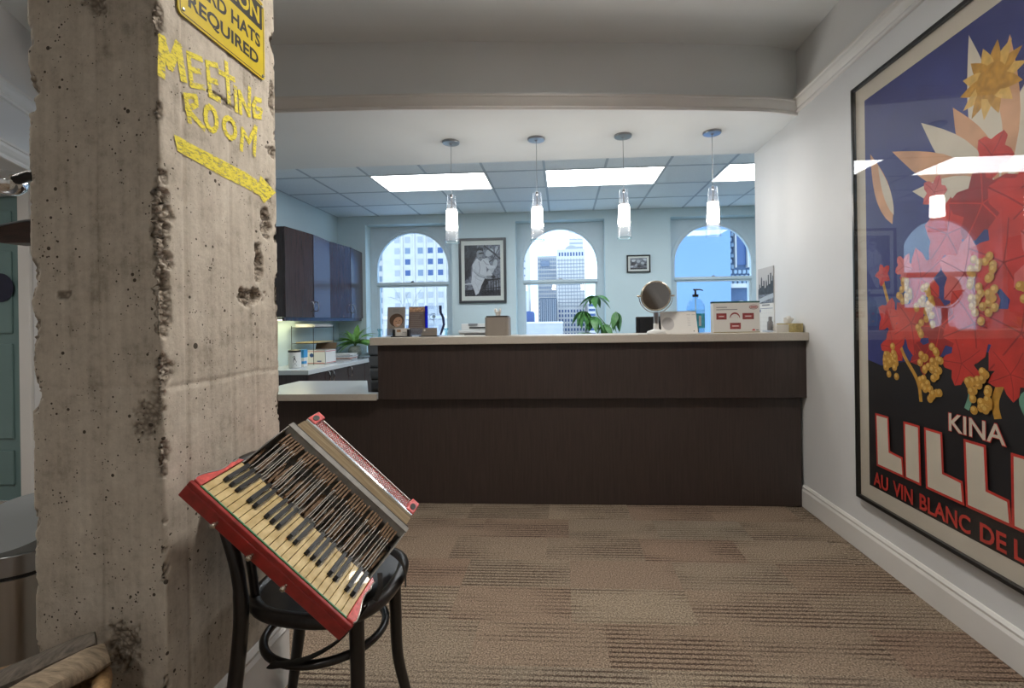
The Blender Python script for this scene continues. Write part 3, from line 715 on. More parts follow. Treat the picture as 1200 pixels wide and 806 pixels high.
for cx, cy, n, sx, sy in ((.17, .98, 26, .05, .10), (.38, 1.22, 24, .05, .11), (.41, .97, 34, .065, .12), (.66, 1.30, 30, .06, .13), (.86, 1.27, 26, .06, .12), (.64, .93, 24, .05, .09), (.27, 1.30, 14, .04, .06), (.98, 1.0, 26, .06, .1), (1.12, 1.4, 24, .06, .12)):
    for q in range(n):
        a = rnd.random() * 2 * pi; r = sqrt(rnd.random()); x, z = cx + sx * r * cos(a), cy + sy * r * sin(a)
        pf.poly(ell(x, z, .0165, n=12), 'poster_gold'); pf.poly(ell(x - .004, z + .004, .0085, n=8), 'poster_light_gold')
# lettering
def letterL(x, w_, z0, h, st=.076): return [(x, z0), (x + w_, z0), (x + w_ - .006, z0 + st * .92), (x + st, z0 + st), (x + st - .006, z0 + h), (x - .006, z0 + h)]
LZ, LH = .497, .232
shapes = [letterL(.078, .165, LZ, LH), [(.268, LZ), (.345, LZ), (.341, LZ + LH), (.264, LZ + LH)], letterL(.392, .172, LZ, LH), letterL(.590, .165, LZ, LH)]
ex = .775
shapes.append([(ex, LZ), (ex + .165, LZ), (ex + .165, LZ + .058), (ex + .07, LZ + .06), (ex + .07, LZ + .092), (ex + .14, LZ + .092), (ex + .14, LZ + .142), (ex + .07, LZ + .142), (ex + .07, LZ + .174), (ex + .165, LZ + .174), (ex + .165, LZ + LH), (ex, LZ + LH)])
tx = .965
shapes.append([(tx + .065, LZ), (tx + .14, LZ), (tx + .14, LZ + .165), (tx + .205, LZ + .165), (tx + .205, LZ + LH), (tx, LZ + LH), (tx, LZ + .165), (tx + .065, LZ + .165)])
def grow(poly, d):
    A = sum(p[0] * q[1] - q[0] * p[1] for p, q in zip(poly, poly[1:] + poly[:1])); sgn = 1 if A > 0 else -1; out = []
    for i, p in enumerate(poly):
        a, b2 = Vector(poly[i - 1]), Vector(poly[(i + 1) % len(poly)]); c = Vector(p)
        e1 = (c - a).normalized(); e2 = (b2 - c).normalized(); n1 = Vector((e1.y, -e1.x)) * sgn; n2 = Vector((e2.y, -e2.x)) * sgn
        k = (n1 + n2) / max(.3, 1 + n1.dot(n2)); out.append(tuple(c + k * d))
    return out
for sh in shapes: pf.poly(grow(sh, .010), 'poster_red')
for sh in shapes: pf.poly(sh, 'poster_cream')
pf.text('KINA', .503, .752, .074, 'poster_red', .248, .03); pf.text('KINA', .506, .755, .068, 'poster_cream', .240, .012)
for tx_, x, wd in (('AU', .043, .105), ('VIN', .181, .125), ('BLANC', .345, .255), ('DE', .640, .105), ('L', .772, .04)): pf.text(tx_, x, .386, .068, 'poster_red', wd, .022)
pf.build('print', ps)
box('glazing', 'picture_glass', 1.490, 1.4925, py0 + .012, py1 - .012, pz0 + .012, pz1 - .012, ps)

# ================================================================ office, left side
# upper cabinets: two units, each with a pair of doors slightly ajar
def bow_handle(mb, p, d, out, L=.10, r=.005):
    p, d, out = Vector(p), Vector(d), Vector(out)
    mb.tube(spline([p - d * L / 2, p - d * L / 2 + out * .018, p - d * L * .25 + out * .028, p + out * .031, p + d * L * .25 + out * .028, p + d * L / 2 + out * .018, p + d * L / 2], 3), r, 8); return mb
CFX = -2.822
for k, (ya, yb) in enumerate(((4.735, 5.68), (5.684, 6.63))):
    t = thing('wall_cabinet', ('dark glossy wall cabinet with two doors at the near end of the run', 'dark glossy wall cabinet with two doors beside the window recess')[k], 'cabinet', ((XL + CFX) / 2, (ya + yb) / 2, 1.285), 'wall cabinets')
    MB().box(XL + .003, CFX, ya, ya + .02, 1.285, 2.207).box(XL + .003, CFX, yb - .02, yb, 1.285, 2.207).box(XL + .003, CFX, ya + .02, yb - .02, 1.285, 1.305).box(XL + .003, CFX, ya + .02, yb - .02, 2.187, 2.207).box(XL + .003, XL + .01, ya + .02, yb - .02, 1.305, 2.187).build('body', 'cabinet_wood', t, bevel=.001)
    wd = (yb - ya) / 2 - .002
    for s_ in (0, 1):
        ang = radians(5.5) * (1 if s_ else -1)
        hinge = Vector((CFX + .001, ya if s_ == 0 else yb, 0))
        M = Matrix.Translation(hinge) @ Matrix.Rotation(ang, 4, 'Z')
        y0_, y1_ = (0, wd) if s_ == 0 else (-wd, 0)
        d = MB().box(.001, .020, y0_, y1_, 1.283, 2.207, M).build('door', 'cabinet_wood', t, bevel=.0015)
        hy = wd - .045 if s_ == 0 else -wd + .045
        p = M @ Vector((.020, hy, 1.405)); bow_handle(MB(), p, (0, 0, 1), M.to_3x3() @ Vector((1, 0, 0)), .10).build('handle', 'nickel', d, smooth=True)
    box('light_rail', 'cabinet_wood', CFX - .02, CFX, ya, yb, 1.245, 1.284, t)
uc = thing('under_cabinet_lamp', 'slim lit fluorescent lamp fixed under the dark wall cabinets', 'lamp', (-3.0, 5.25, 1.25))
box('housing', 'white_plastic', -3.08, -2.93, 5.0, 5.55, 1.262, 1.284, uc, .004); box('diffuser', 'under_cabinet_glow', -3.07, -2.94, 5.01, 5.54, 1.250, 1.262, uc, .003)

# base cabinets and their worktop
BX = -2.60
units = ((4.78, 5.235, 1), (5.24, 5.70, 0), (5.705, 6.18, 0), (6.185, 6.655, 1))
for k, (ya, yb, hs) in enumerate(units):
    t = thing('base_cabinet', ('dark base cabinet under the worktop below the dog canister', 'dark base cabinet under the worktop below the cardboard mailing box', 'dark base cabinet under the worktop below the paper stack', 'dark base cabinet under the worktop below the potted plant')[k], 'cabinet', (-2.88, (ya + yb) / 2, 0), 'base cabinets')
    MB().box(XL + .003, BX - .021, ya, yb, .09, .692).box(XL + .003, BX - .07, ya, yb, .004, .09).build('body', 'cabinet_wood', t)
    d = MB().box(BX - .02, BX, ya + .002, yb - .002, .095, .688).build('door', 'cabinet_wood', t, bevel=.0015)
    bow_handle(MB(), (BX, (yb - .045) if hs else (ya + .045), .625), (0, 0, 1), (1, 0, 0), .11).build('handle', 'chrome', d, smooth=True)
wt = MB().prism([(XL + .003, 4.735), (-2.575, 4.735), (-2.575, 6.48), (-2.60, 6.655), (XL + .003, 6.655)], .694, .741).build('worktop', 'laminate_blue', bevel=.003)
tag(wt, 'pale laminate worktop running under the dark wall cabinets', 'worktop')
ZW = .7415

# canister with a dog on it
cn = thing('canister', 'white lidded canister printed with a black sitting dog', 'canister', (-2.885, 5.03, ZW))
MB().lathe([(.058, 0), (.062, .004), (.062, .165), (.060, .168)], (-2.885, 5.03, ZW), 28).build('body', 'white_plastic', cn, smooth=True)
MB().lathe([(.064, .168), (.064, .188), (.05, .194), (.02, .196)], (-2.885, 5.03, ZW), 28).build('lid', 'black_plastic', cn, smooth=True)
th0 = math.atan2(-5.03, 2.885)
def wrap(poly, mb, r=.0626):
    n = len(poly); vs = []
    for a, b2 in poly:
        th = th0 + a / r; vs.append((-2.885 + r * cos(th), 5.03 + r * sin(th), ZW + b2))
    mb.add(vs, [tuple(t) for t in tessellate_polygon([[Vector((a, b2, 0)) for a, b2 in poly]])])
dg = MB()
wrap([(-.014, .060), (.018, .060), (.016, .072), (.010, .085), (.004, .105), (.006, .118), (.000, .128), (-.008, .130), (-.012, .122), (-.020, .118), (-.018, .111), (-.009, .108), (-.012, .095), (-.014, .08)], dg)
for z, wd in ((.045, .010), (.030, .016), (.023, .020)): wrap(rect(-wd, wd, z, z + .005), dg)
dg.build('dog_print', 'dark_print', cn)
ct = thing('carton', 'small blue and white carton behind the dog canister', 'box', (-2.90, 5.18, ZW))
mat('carton_blue', (.05, .30, .62), .5)
box('body', 'white_print', -2.93, -2.845, 5.14, 5.22, ZW, ZW + .185, ct, .002)
MB().box(-2.931, -2.844, 5.139, 5.221, ZW + .10, ZW + .1855).build('blue_band', 'carton_blue', ct)
MB().box(-2.87, -2.8435, 5.1385, 5.2, ZW + .03, ZW + .06).build('blue_mark', 'carton_blue', ct)
# mailing box
mat('mail_red', (.55, .05, .05), .5); mat('mail_blue', (.03, .07, .22), .5); mat('cardboard_in', (.16, .11, .07), .8)
mbx = thing('mailing_box', 'open white mailing box with red stripes and a blue round mark', 'box', (-2.87, 5.56, ZW))
bx0, bx1, by0, by1, bz = -3.0, -2.745, 5.43, 5.69, ZW + .165
MB().box(bx0, bx1, by0, by0 + .004, ZW, bz).box(bx0, bx1, by1 - .004, by1, ZW, bz).box(bx0, bx0 + .004, by0, by1, ZW, bz).box(bx1 - .004, bx1, by0, by1, ZW, bz).box(bx0, bx1, by0, by1, ZW, ZW + .004).build('body', 'white_print', mbx)
MB().box(bx0 + .005, bx1 - .005, by0 + .005, by1 - .005, ZW + .12, ZW + .14).build('contents', 'cardboard_in', mbx)
Mf = Matrix.Translation((0, by1, bz)) @ Matrix.Rotation(radians(-20), 4, 'X'); MB().box(bx0, bx1, -.002, .002, 0, .08, Mf).build('flap', 'cardboard_in', mbx)
for z in (.012, .146):
    box('red_stripe', 'mail_red', bx0 + .01, bx1 - .01, by0 - .0012, by0 - .0002, ZW + z, ZW + z + .006, mbx); box('red_stripe', 'mail_red', bx1 + .0002, bx1 + .0012, by0 + .01, by1 - .01, ZW + z, ZW + z + .006, mbx)
MB().prism(ell(-2.91, ZW + .105, .024), 0, .001, (0, by0 - .0002, 0), (1, 0, 0), (0, 0, 1), (0, -1, 0)).build('round_mark', 'mail_blue', mbx)
box('blue_text', 'mail_blue', bx1 - .10, bx1 - .05, by0 - .0012, by0 - .0002, ZW + .03, ZW + .042, mbx)
# wire rack with paper trays
rk = thing('wire_rack', 'black wire shelf rack standing over the mailing box', 'rack', (-2.985, 5.6, ZW))
RX0, RX1, RY0, RY1 = -3.12, -2.86, 5.38, 5.87
for x in (RX0, RX1):
    for y in (RY0, RY1): MB().tube([(x, y, ZW), (x, y, 1.19)], .0035, 8).build('post', 'black_plastic', rk)
for z in (.985, 1.17):
    sh = MB(); sh.tube([(RX0, RY0, z), (RX1, RY0, z), (RX1, RY1, z), (RX0, RY1, z)], .003, 6, closed=True)
    for i in range(1, 10): y = RY0 + (RY1 - RY0) * i / 10; sh.tube([(RX0, y, z), (RX1, y, z)], .0016, 5)
    sh.build('wire_shelf', 'black_plastic', rk)
for k in range(5):
    a = random.uniform(-.05, .05); o = MB().box(-.115, .115, -.21 + random.uniform(0, .03), .21, 0, .0065, Matrix.Translation((-2.985 + random.uniform(-.01, .015), 5.625, 1.175 + k * .007)) @ Matrix.Rotation(a, 4, 'Z')).build('paper_sheaf', 'paper')
    tag(o, 'sheaf of white paper stacked on the top shelf of the wire rack', 'paper', 'papers on the wire rack')
o = MB().box(-.12, .14, -.2, .22, 0, .012, Matrix.Translation((-2.98, 5.62, .990)) @ Matrix.Rotation(.06, 4, 'Z')).build('manila_folder', mat('manila', (.50, .40, .22), .7)); tag(o, 'tan folder lying on the middle shelf of the wire rack', 'folder')
mat('magazine_a', (.45, .20, .14), .4, var=.5, scale=12); mat('magazine_b', (.55, .58, .62), .4, var=.3, scale=12); mat('magazine_c', (.70, .70, .68), .45)
for k in range(7):
    mm_ = ('magazine_c', 'magazine_b', 'magazine_a', 'magazine_c', 'magazine_b', 'magazine_c', 'paper')[k]
    o = MB().box(-.125, .125, -.14, .14, 0, .0115, Matrix.Translation((-2.81 + random.uniform(-.012, .012), 6.06 + random.uniform(-.01, .01), ZW + k * .0122)) @ Matrix.Rotation(random.uniform(-.12, .12) + .15, 4, 'Z')).build('magazine', mm_)
    tag(o, ('lowest', 'second', 'third', 'fourth', 'fifth', 'sixth', 'topmost')[k] + ' magazine of the stack between wire rack and potted plant', 'magazine', 'magazines on the worktop')

# leaves
def leaf_mesh(L, W, droop, n=7, fold=.25):
    mb = MB(); vs = []
    for i in range(n + 1):
        t = i / n; x = L * t; wv = W * sin(pi * min(1, t ** .75)) ** .9 if 0 < t < 1 else .0004
        z = -droop * L * t * t
        for s_ in (-1, 0, 1): vs.append((x, s_ * wv, z + abs(s_) * wv * fold))
    fs = []
    for i in range(n):
        for s_ in (0, 1): a = i * 3 + s_; fs.append((a, a + 1, a + 4, a + 3))
    return mb.add(vs, fs)
LEAF = {}
def add_leaf(parent, kind, base, yawd, pitchd, scale=1.0, rolld=0, m='leaf_deep'):
    key = (kind, m)
    if key not in LEAF:
        o = leaf_mesh(*kind).build('leaf', m, parent, smooth=True, local=True); LEAF[key] = o
    else: o = dup(LEAF[key], parent, deep=False)
    off = Vector((0, 0, 0)); p = parent
    while p is not None: off += p.location; p = p.parent
    o.location = Vector(base) - off; o.rotation_euler = (radians(rolld), radians(-pitchd), radians(yawd)); o.scale = (scale,) * 3
    return o
# plant in grey-green pot on slate tray
pp = thing('potted_plant', 'bright green leafy plant in a round glazed pot on a slate tray', 'plant', (-2.80, 6.36, ZW))
MB().prism([(-3.0, 6.24), (-2.63, 6.25), (-2.61, 6.47), (-2.98, 6.48)], ZW + .012, ZW + .026).box(-2.95, -2.93, 6.26, 6.46, ZW, ZW + .012).box(-2.67, -2.65, 6.26, 6.46, ZW, ZW + .012).build('tray', 'slate', pp, bevel=.003)
MB().lathe([(.045, .026), (.075, .05), (.092, .095), (.088, .13), (.068, .155), (.062, .165), (.056, .165), (.06, .15)], (-2.80, 6.36, ZW), 28).build('pot', 'pot_glaze', pp, smooth=True)
MB().lathe([(.0, .155), (.058, .153)], (-2.80, 6.36, ZW), 20, cap=False).build('soil', 'soil', pp)
rr = random.Random(11); K1 = (.20, .036, .5)
for k in range(16):
    yw = rr.uniform(0, 360); pt = rr.uniform(20, 75); b0 = Vector((-2.80, 6.36, ZW + .155)); h = rr.uniform(.03, .12)
    tip = b0 + Vector((cos(radians(yw)) * h * .6, sin(radians(yw)) * h * .6, h))
    MB().tube([b0, (b0 + tip) / 2 + Vector((0, 0, .01)), tip], .003, 6).build('stem', 'stem_green', pp)
    add_leaf(pp, K1, tip, yw, pt, rr.uniform(.7, 1.15), rr.uniform(-20, 20), 'leaf_bright')
for yw, pt, sc in ((-10, 20, 1.5), (5, 5, 1.7), (-35, 30, 1.4), (185, 30, 1.3), (200, 10, 1.5), (170, 5, 1.4), (215, 10, 1.3), (230, -2, 1.2), (80, 70, 1.3), (100, 62, 1.25)):
    add_leaf(pp, K1, (-2.80, 6.36, ZW + .20), yw, pt, sc, rr.uniform(-25, 25), 'leaf_bright')
# two glass vases on the sill and bare twigs
def vase(x, label):
    o = MB().lathe([(.030, .0), (.036, .004), (.046, .05), (.047, .12), (.036, .19), (.020, .235), (.018, .285), (.034, .305), (.036, .325), (.033, .325), (.031, .307), (.015, .285), (.016, .235), (.033, .19), (.043, .12), (.043, .05), (.03, .012)], (x, YB + .06, ZB_ + .019), 24).build('glass_vase', 'clear_glass', smooth=True)
    tag(o, label, 'vase', 'glass vases on the sill'); return o
vase(-2.60, 'pale green glass vase on the sill beside the potted plant'); vase(-1.64, 'pale green glass vase on the sill beside the framed photograph')
tw = thing('twig_arrangement', 'slim bare twigs in a small vase on the window sill', 'twigs', (-2.20, YB + .1, ZB_ + .019))
MB().lathe([(.04, 0), (.05, .05), (.05, .22), (.03, .28), (.03, .30)], (-2.20, YB + .1, ZB_ + .019), 20).build('vase', 'clear_glass', tw, smooth=True)
mat('twig', (.42, .55, .66), .6)
for pts in (((0, .29), (-.05, .6), (-.13, .80), (-.20, .93)), ((-.07, .66), (-.02, .80), (.02, .86)), ((0, .29), (.06, .62), (.13, .80), (.20, .90)), ((.09, .70), (.16, .76), (.24, .77)), ((-.10, .73), (-.20, .78), (-.28, .80)), ((.02, .4), (.02, .66), (-.03, .84))):
    MB().tube(spline([(-2.20 + a, YB + .1, ZB_ + b2) for a, b2 in pts], 4), .0022, 6).build('twig', 'twig', tw, smooth=True)

# ribbed office chair behind the low desk
och = thing('office_chair', 'grey ribbed leather office chair behind the low desk', 'chair', (-1.42, 4.32, 0))
MB().lathe([(.03, .10), (.03, .40)], (-1.42, 4.32, 0), 16).build('gas_lift', 'black_plastic', och)
for k in range(5):
    a = k * 2 * pi / 5; o = MB().tube([(-1.42, 4.32, .11), (-1.42 + .3 * cos(a), 4.32 + .3 * sin(a), .065)], [.022, .014], 8).build('base_leg', 'black_plastic', och)
    MB().lathe([(.0, -.012), (.026, -.012), (.03, 0), (.026, .012), (0, .012)], (-1.42 + .3 * cos(a), 4.32 + .3 * sin(a), .034), 14, ax='x').build('castor', 'black_plastic', och)
MB().box(-1.66, -1.18, 4.08, 4.54, .42, .50).build('seat', 'leather_grey', och, bevel=.03, seg=3)
Mb = Matrix.Translation((-1.42, 4.10, .52)) @ Matrix.Rotation(radians(9), 4, 'X')
for k in range(5): MB().box(-.235, .235, -.03, .03, k * .105, k * .105 + .099, Mb).build('back_rib', 'leather_grey', och, bevel=.02, seg=3)
MB().box(-.225, .225, -.012, .012, .0, .52, Mb).build('back_shell', 'black_plastic', och)

# ================================================================ window wall: pictures, credenza with printer and tall plant
mat('photo_dark', (.03, .035, .045), .5, var=.9, scale=30, detail=6); mat('photo_mid', (.16, .18, .22), .5, var=.75, scale=35, detail=6); mat('photo_light', (.42, .47, .52), .5, var=.12, scale=14); mat('photo_pale', (.55, .60, .65), .5, var=.08, scale=10); mat('photo_black', (.014, .016, .02), .5)
def picture(name, label, x0, x1, z0, z1, fw_, mw, fm):
    t = thing(name, label, 'picture', ((x0 + x1) / 2, YB, z0)); y0, y1 = YB - .028, YB - .001
    MB().box(x0, x0 + fw_, y0, y1, z0, z1).box(x1 - fw_, x1, y0, y1, z0, z1).box(x0 + fw_, x1 - fw_, y0, y1, z0, z0 + fw_).box(x0 + fw_, x1 - fw_, y0, y1, z1 - fw_, z1).build('frame', fm, t, bevel=.002)
    box('mat_board', 'mat_pale', x0 + fw_, x1 - fw_, y0 + .012, y0 + .016, z0 + fw_, z1 - fw_, t)
    box('glazing', 'picture_glass', x0 + fw_ - .002, x1 - fw_ + .002, y0 + .006, y0 + .008, z0 + fw_ - .002, z1 - fw_ + .002, t)
    W_, H_ = x1 - x0 - 2 * (fw_ + mw[0]), z1 - z0 - 2 * (fw_ + mw[1])
    return t, Flat((x0 + fw_ + mw[0], y0 + .0118, z0 + fw_ + mw[1]), (W_, 0, 0), (0, 0, H_), (0, -1, 0), .00006)
t, p = picture('framed_photograph', 'large framed black and white photograph of a person in white sitting on a railing', -1.428, -.766, 1.470, 2.372, .035, (.045, .062), 'grey_frame')
p.poly(rect(0, 1, 0, 1), 'photo_mid'); p.poly([(0, 1), (.36, 1), (.34, .8), (.2, .62), (.16, .4), (.0, .3)], 'photo_dark')
for a, b2, r in ((.7, .85, .12), (.85, .62, .10), (.62, .7, .08), (.9, .9, .08), (.75, .5, .09)): p.poly(ell(a, b2, r, r * .6, 16, a * 5), 'photo_light')
p.stroke([(.55, .99), (.8, .85), (1, .72)], .035, 'photo_dark'); p.stroke([(.6, .62), (.8, .72), (.97, .95)], .02, 'photo_dark')
p.poly(rect(0, 1, 0, .12), 'photo_dark'); p.stroke([(.45, .30), (1, .335)], .03, 'photo_black'); p.stroke([(0, .235), (.22, .25)], .025, 'photo_pale'); p.stroke([(0, .10), (1, .17)], .02, 'photo_black')
for k in range(7): x = .50 + k * .075; p.stroke([(x, .02), (x, .31)], .022, 'photo_black')
for k in range(4): p.stroke([(.03 + k * .07, 0), (.03 + k * .07, .12)], .016, 'photo_black')
p.poly([(.22, .62), (.33, .73), (.42, .76), (.55, .73), (.66, .70), (.72, .60), (.84, .59), (.86, .55), (.68, .53), (.74, .46), (.80, .38), (.70, .34), (.55, .33), (.47, .20), (.38, .05), (.30, .02), (.25, .14), (.18, .26), (.20, .40), (.22, .52)], 'photo_pale')
p.stroke([(.24, .52), (.38, .42), (.56, .37), (.74, .36)], .055, 'photo_light'); p.stroke([(.25, .49), (.40, .39), (.58, .345)], .012, 'photo_mid'); p.poly([(.60, .58), (.68, .52), (.62, .46)], 'photo_mid')
p.poly([(.56, .34), (.66, .34), (.64, .24), (.54, .14), (.44, .15), (.46, .20)], 'photo_dark'); p.poly([(.36, .74), (.52, .74), (.45, .68)], 'photo_mid')
mat('photo_face', (.24, .27, .30), .5, var=.2, scale=30)
p.stroke([(.30, .60), (.34, .45), (.30, .30)], .012, 'photo_light'); p.stroke([(.40, .68), (.43, .55), (.40, .44)], .014, 'photo_mid'); p.stroke([(.30, .26), (.36, .18), (.38, .10)], .014, 'photo_light'); p.stroke([(.52, .70), (.60, .63), (.68, .61)], .012, 'photo_mid'); p.stroke([(.26, .40), (.36, .33), (.48, .30)], .014, 'photo_light'); p.poly([(.62, .40), (.76, .40), (.80, .36), (.70, .335), (.60, .36)], 'photo_face')
p.poly(ell(.425, .83, .085, .105), 'photo_face'); p.poly([(.33, .84), (.34, .93), (.42, .965), (.52, .94), (.53, .86), (.50, .89), (.40, .90), (.36, .88)], 'photo_black'); p.stroke([(.40, .835), (.54, .845)], .03, 'photo_black'); p.poly(ell(.80, .375, .06, .032), 'photo_dark'); p.stroke([(.42, .755), (.48, .76)], .012, 'photo_mid')
p.build('print', t)
t, p = picture('small_picture', 'small framed black and white landscape photograph hung between two arched windows above the vanity mirror', .888, 1.206, 1.852, 2.090, .017, (.03, .025), 'black_frame')
p.poly(rect(0, 1, 0, 1), 'photo_mid')
for a, b2, r, mm_ in ((.2, .78, .13, 'photo_pale'), (.5, .72, .14, 'photo_light'), (.75, .55, .13, 'photo_light'), (.88, .85, .12, 'photo_pale'), (.2, .5, .16, 'photo_dark'), (.55, .3, .14, 'photo_dark'), (.9, .4, .1, 'photo_black'), (.1, .25, .1, 'photo_pale'), (.35, .4, .06, 'photo_pale')): p.poly(ell(a, b2, r, r * .8, 14, a * 3), mm_)
p.poly(rect(0, 1, 0, .14), 'photo_dark'); p.stroke([(.4, .2), (.8, .22)], .05, 'photo_black'); p.build('print', t)

cz = thing('credenza', 'low dark storage unit below the arched windows', 'cabinet', (-.35, 6.35, 0))
box('body', 'cabinet_wood', -1.42, 1.35, 6.14, 6.62, .004, .835, cz); box('top', 'laminate_blue', -1.44, 1.37, 6.10, 6.622, .835, .870, cz, .003)
ZK = .871
pr = thing('printer', 'white office printer with dark paper slots behind the tissue box', 'printer', (-1.05, 6.32, ZK))
def bxp(name, m_, *a, bev=.006): MB().box(*a).build(name, m_, pr, bevel=bev)
bxp('body', 'white_plastic', -1.325, -.80, 6.14, 6.58, ZK, ZK + .195); bxp('scanner_lid', 'white_plastic', -1.305, -.82, 6.16, 6.57, ZK + .235, ZK + .315)
bxp('control_deck', 'white_plastic', -1.335, -.79, 6.12, 6.58, ZK + .195, ZK + .232); bxp('output_slot', 'black_plastic', -1.26, -.86, 6.132, 6.16, ZK + .115, ZK + .182, bev=.002); bxp('feeder_gap', 'black_plastic', -1.20, -.85, 6.152, 6.18, ZK + .255, ZK + .272, bev=.001); bxp('feeder_tray', 'grey_print', -1.21, -1.09, 6.15, 6.30, ZK + .290, ZK + .318, bev=.003)
# tall plant
tp = thing('tall_plant', 'dark green umbrella-leaved plant rising before the skyline window', 'plant', (.74, 6.30, ZK))
MB().lathe([(.07, 0), (.10, .02), (.11, .13), (.115, .15), (.10, .15), (.095, .13)], (.74, 6.30, ZK), 24).build('pot', 'pot_glaze', tp, smooth=True)
MB().lathe([(0, .125), (.095, .125)], (.74, 6.30, ZK), 20, cap=False).build('soil', 'soil', tp)
K2 = (.23, .046, .35)
def branch(pts, leaves, yaw0, spread=360, pitch=0, sc=1.0, n=6):
    sp = spline(pts, 5); MB().tube(sp, .0055, 7).build('stem', 'stem_green', tp, smooth=True)
    for k in range(leaves):
        yw = yaw0 + spread * k / leaves + rr.uniform(-12, 12); add_leaf(tp, K2, sp[-1], yw, pitch + rr.uniform(-18, 12), sc * rr.uniform(.85, 1.15), rr.uniform(-25, 25))
B0 = (.74, 6.30, ZK + .12)
trunk = [B0, (.66, 6.29, 1.02), (.55, 6.28, 1.16), (.46, 6.27, 1.27)]
sp_ = spline(trunk, 6); MB().tube(sp_, [.009 - .004 * i / len(sp_) for i in range(len(sp_))], 8).build('trunk', 'stem_green', tp, smooth=True)
branch([(.46, 6.27, 1.27), (.43, 6.24, 1.38), (.42, 6.22, 1.52)], 7, 10, 360, -12, 1.0)
branch([(.55, 6.28, 1.16), (.36, 6.26, 1.24), (.27, 6.22, 1.33)], 8, 120, 360, -35, 1.05)
branch([(.55, 6.28, 1.16), (.46, 6.22, 1.20), (.40, 6.18, 1.26)], 7, 60, 360, -45, 1.0)
branch([(.60, 6.28, 1.10), (.66, 6.24, 1.28), (.69, 6.22, 1.31)], 7, -40, 330, -60, 1.05)
branch([(.60, 6.28, 1.10), (.56, 6.22, 1.13), (.54, 6.18, 1.16)], 6, 0, 360, -50, .85)
branch([(.66, 6.29, 1.02), (.44, 6.22, 1.02), (.30, 6.2, 1.05)], 6, 100, 300, -10, .85)

# ================================================================ things on the reception counter
ZT_ = 1.1105
# brochures in clear stands
mat('brochure_grey', (.30, .29, .28), .45); mat('brochure_brown', (.16, .12, .11), .45, var=.1, scale=20); mat('skin_print', (.50, .30, .20), .5); mat('hair_print', (.085, .05, .03), .5); mat('food_print', (.45, .28, .17), .5, var=.6, scale=60)
def brochure(x0, x1, label, kind):
    x0 -= .006; x1 -= .006
    t = thing('brochure_stand', label, 'brochure', ((x0 + x1) / 2, 3.34, ZT_), 'brochure stands'); H = .205
    M = Matrix.Translation((0, 3.335, ZT_ + .004)) @ Matrix.Rotation(radians(-8), 4, 'X')
    MB().box(x0 - .004, x1 + .004, .004, .006, 0, H + .004, M).box(x0 - .004, x1 + .004, -.02, .006, -.002, .001, M).box(x0 - .004, x1 + .004, -.022, -.020, -.002, .05, M).build('holder', 'acrylic', t)
    f = MB().box(x0, x1, -.002, .002, .002, H, M).build('leaflet', 'brochure_grey' if kind == 0 else 'brochure_brown', t)
    o = M @ Vector((x0, -.0023, .002)); vv = (M.to_3x3() @ Vector((0, 0, 1))) * (H - .002); nn = M.to_3x3() @ Vector((0, -1, 0))
    p = Flat(o, (x1 - x0, 0, 0), vv, nn, .00005)
    if kind == 0:
        p.poly([(.12, .12), (.95, .12), (.98, .32), (.8, .42), (.3, .38), (.12, .28)], 'taupe'); p.poly(ell(.52, .54, .40, .23), 'hair_print'); p.poly(ell(.60, .48, .26, .17, rot=.2), 'skin_print')
        p.poly(ell(.50, .50, .03, .012, 8), 'dark_print'); p.poly(ell(.70, .52, .03, .012, 8), 'dark_print'); p.stroke([(.54, .38), (.62, .36), (.71, .39)], .022, 'white_print'); p.stroke([(.61, .48), (.63, .43)], .015, 'hair_print')
        for z in (.90, .85): p.poly(rect(.32, .66, z, z + .02), 'grey_print')
        p.poly(rect(.3, .36, .03, .08), 'carton_blue')
    else:
        p.poly(rect(.02, .98, .82, .99), 'food_print')
        for k in range(12): p.poly(rect(.10, .10 + .78 * rr.uniform(.6, 1), .74 - k * .052, .757 - k * .052), 'taupe')
        p.poly(rect(.02, .98, .02, .05), 'brochure_grey')
    p.build('print', t)
brochure(-1.232, -1.105, 'upright leaflet with a smiling portrait in a clear stand', 0); brochure(-1.078, -.955, 'upright brown leaflet with lines of text in a clear stand', 1)
def card_holder(x0, x1, label, style):
    t = thing('card_holder', label, 'card holder', ((x0 + x1) / 2, 3.20, ZT_), 'business card holders'); y = 3.20
    MB().box(x0 - .01, x1 + .01, y - .03, y + .03, ZT_, ZT_ + .006).build('base', 'black_plastic', t, bevel=.001)
    n = 6
    for k in range(n): MB().box(x0 + .004, x1 - .004, y + .004 + k * .002, y + .0055 + k * .002, ZT_ + .006, ZT_ + .058, Matrix.Translation((0, y, 0)) @ Matrix.Translation((0, -y, 0))).build('card', 'paper' if style == 0 else 'taupe', t)
    if style == 0:
        MB().box(x0 - .002, x0 + .012, y - .014, y + .024, ZT_ + .006, ZT_ + .05).build('bracket', 'black_plastic', t, bevel=.001); MB().box(x1 - .012, x1 + .002, y - .014, y + .024, ZT_ + .006, ZT_ + .05).build('bracket', 'black_plastic', t, bevel=.001)
        p = Flat((x0, y + .0038, ZT_ + .006), (x1 - x0, 0, 0), (0, 0, .052), (0, -1, 0), .00005); p.poly(rect(.2, .45, .5, .85), 'food_print'); p.poly(rect(.55, .8, .45, .52), 'grey_print'); p.poly(rect(.5, .8, .25, .31), 'grey_print'); p.build('card_print', t)
    else:
        MB().box(x0, x1, y - .012, y - .008, ZT_ + .006, ZT_ + .026).build('front_lip', 'taupe', t)
        p = Flat((x0, y + .0038, ZT_ + .006), (x1 - x0, 0, 0), (0, 0, .052), (0, -1, 0), .00005); p.poly(ell(.18, .72, .06, .14, 14), 'paper'); p.poly(rect(.08, .95, .42, .47), 'grey_print'); p.build('card_print', t)
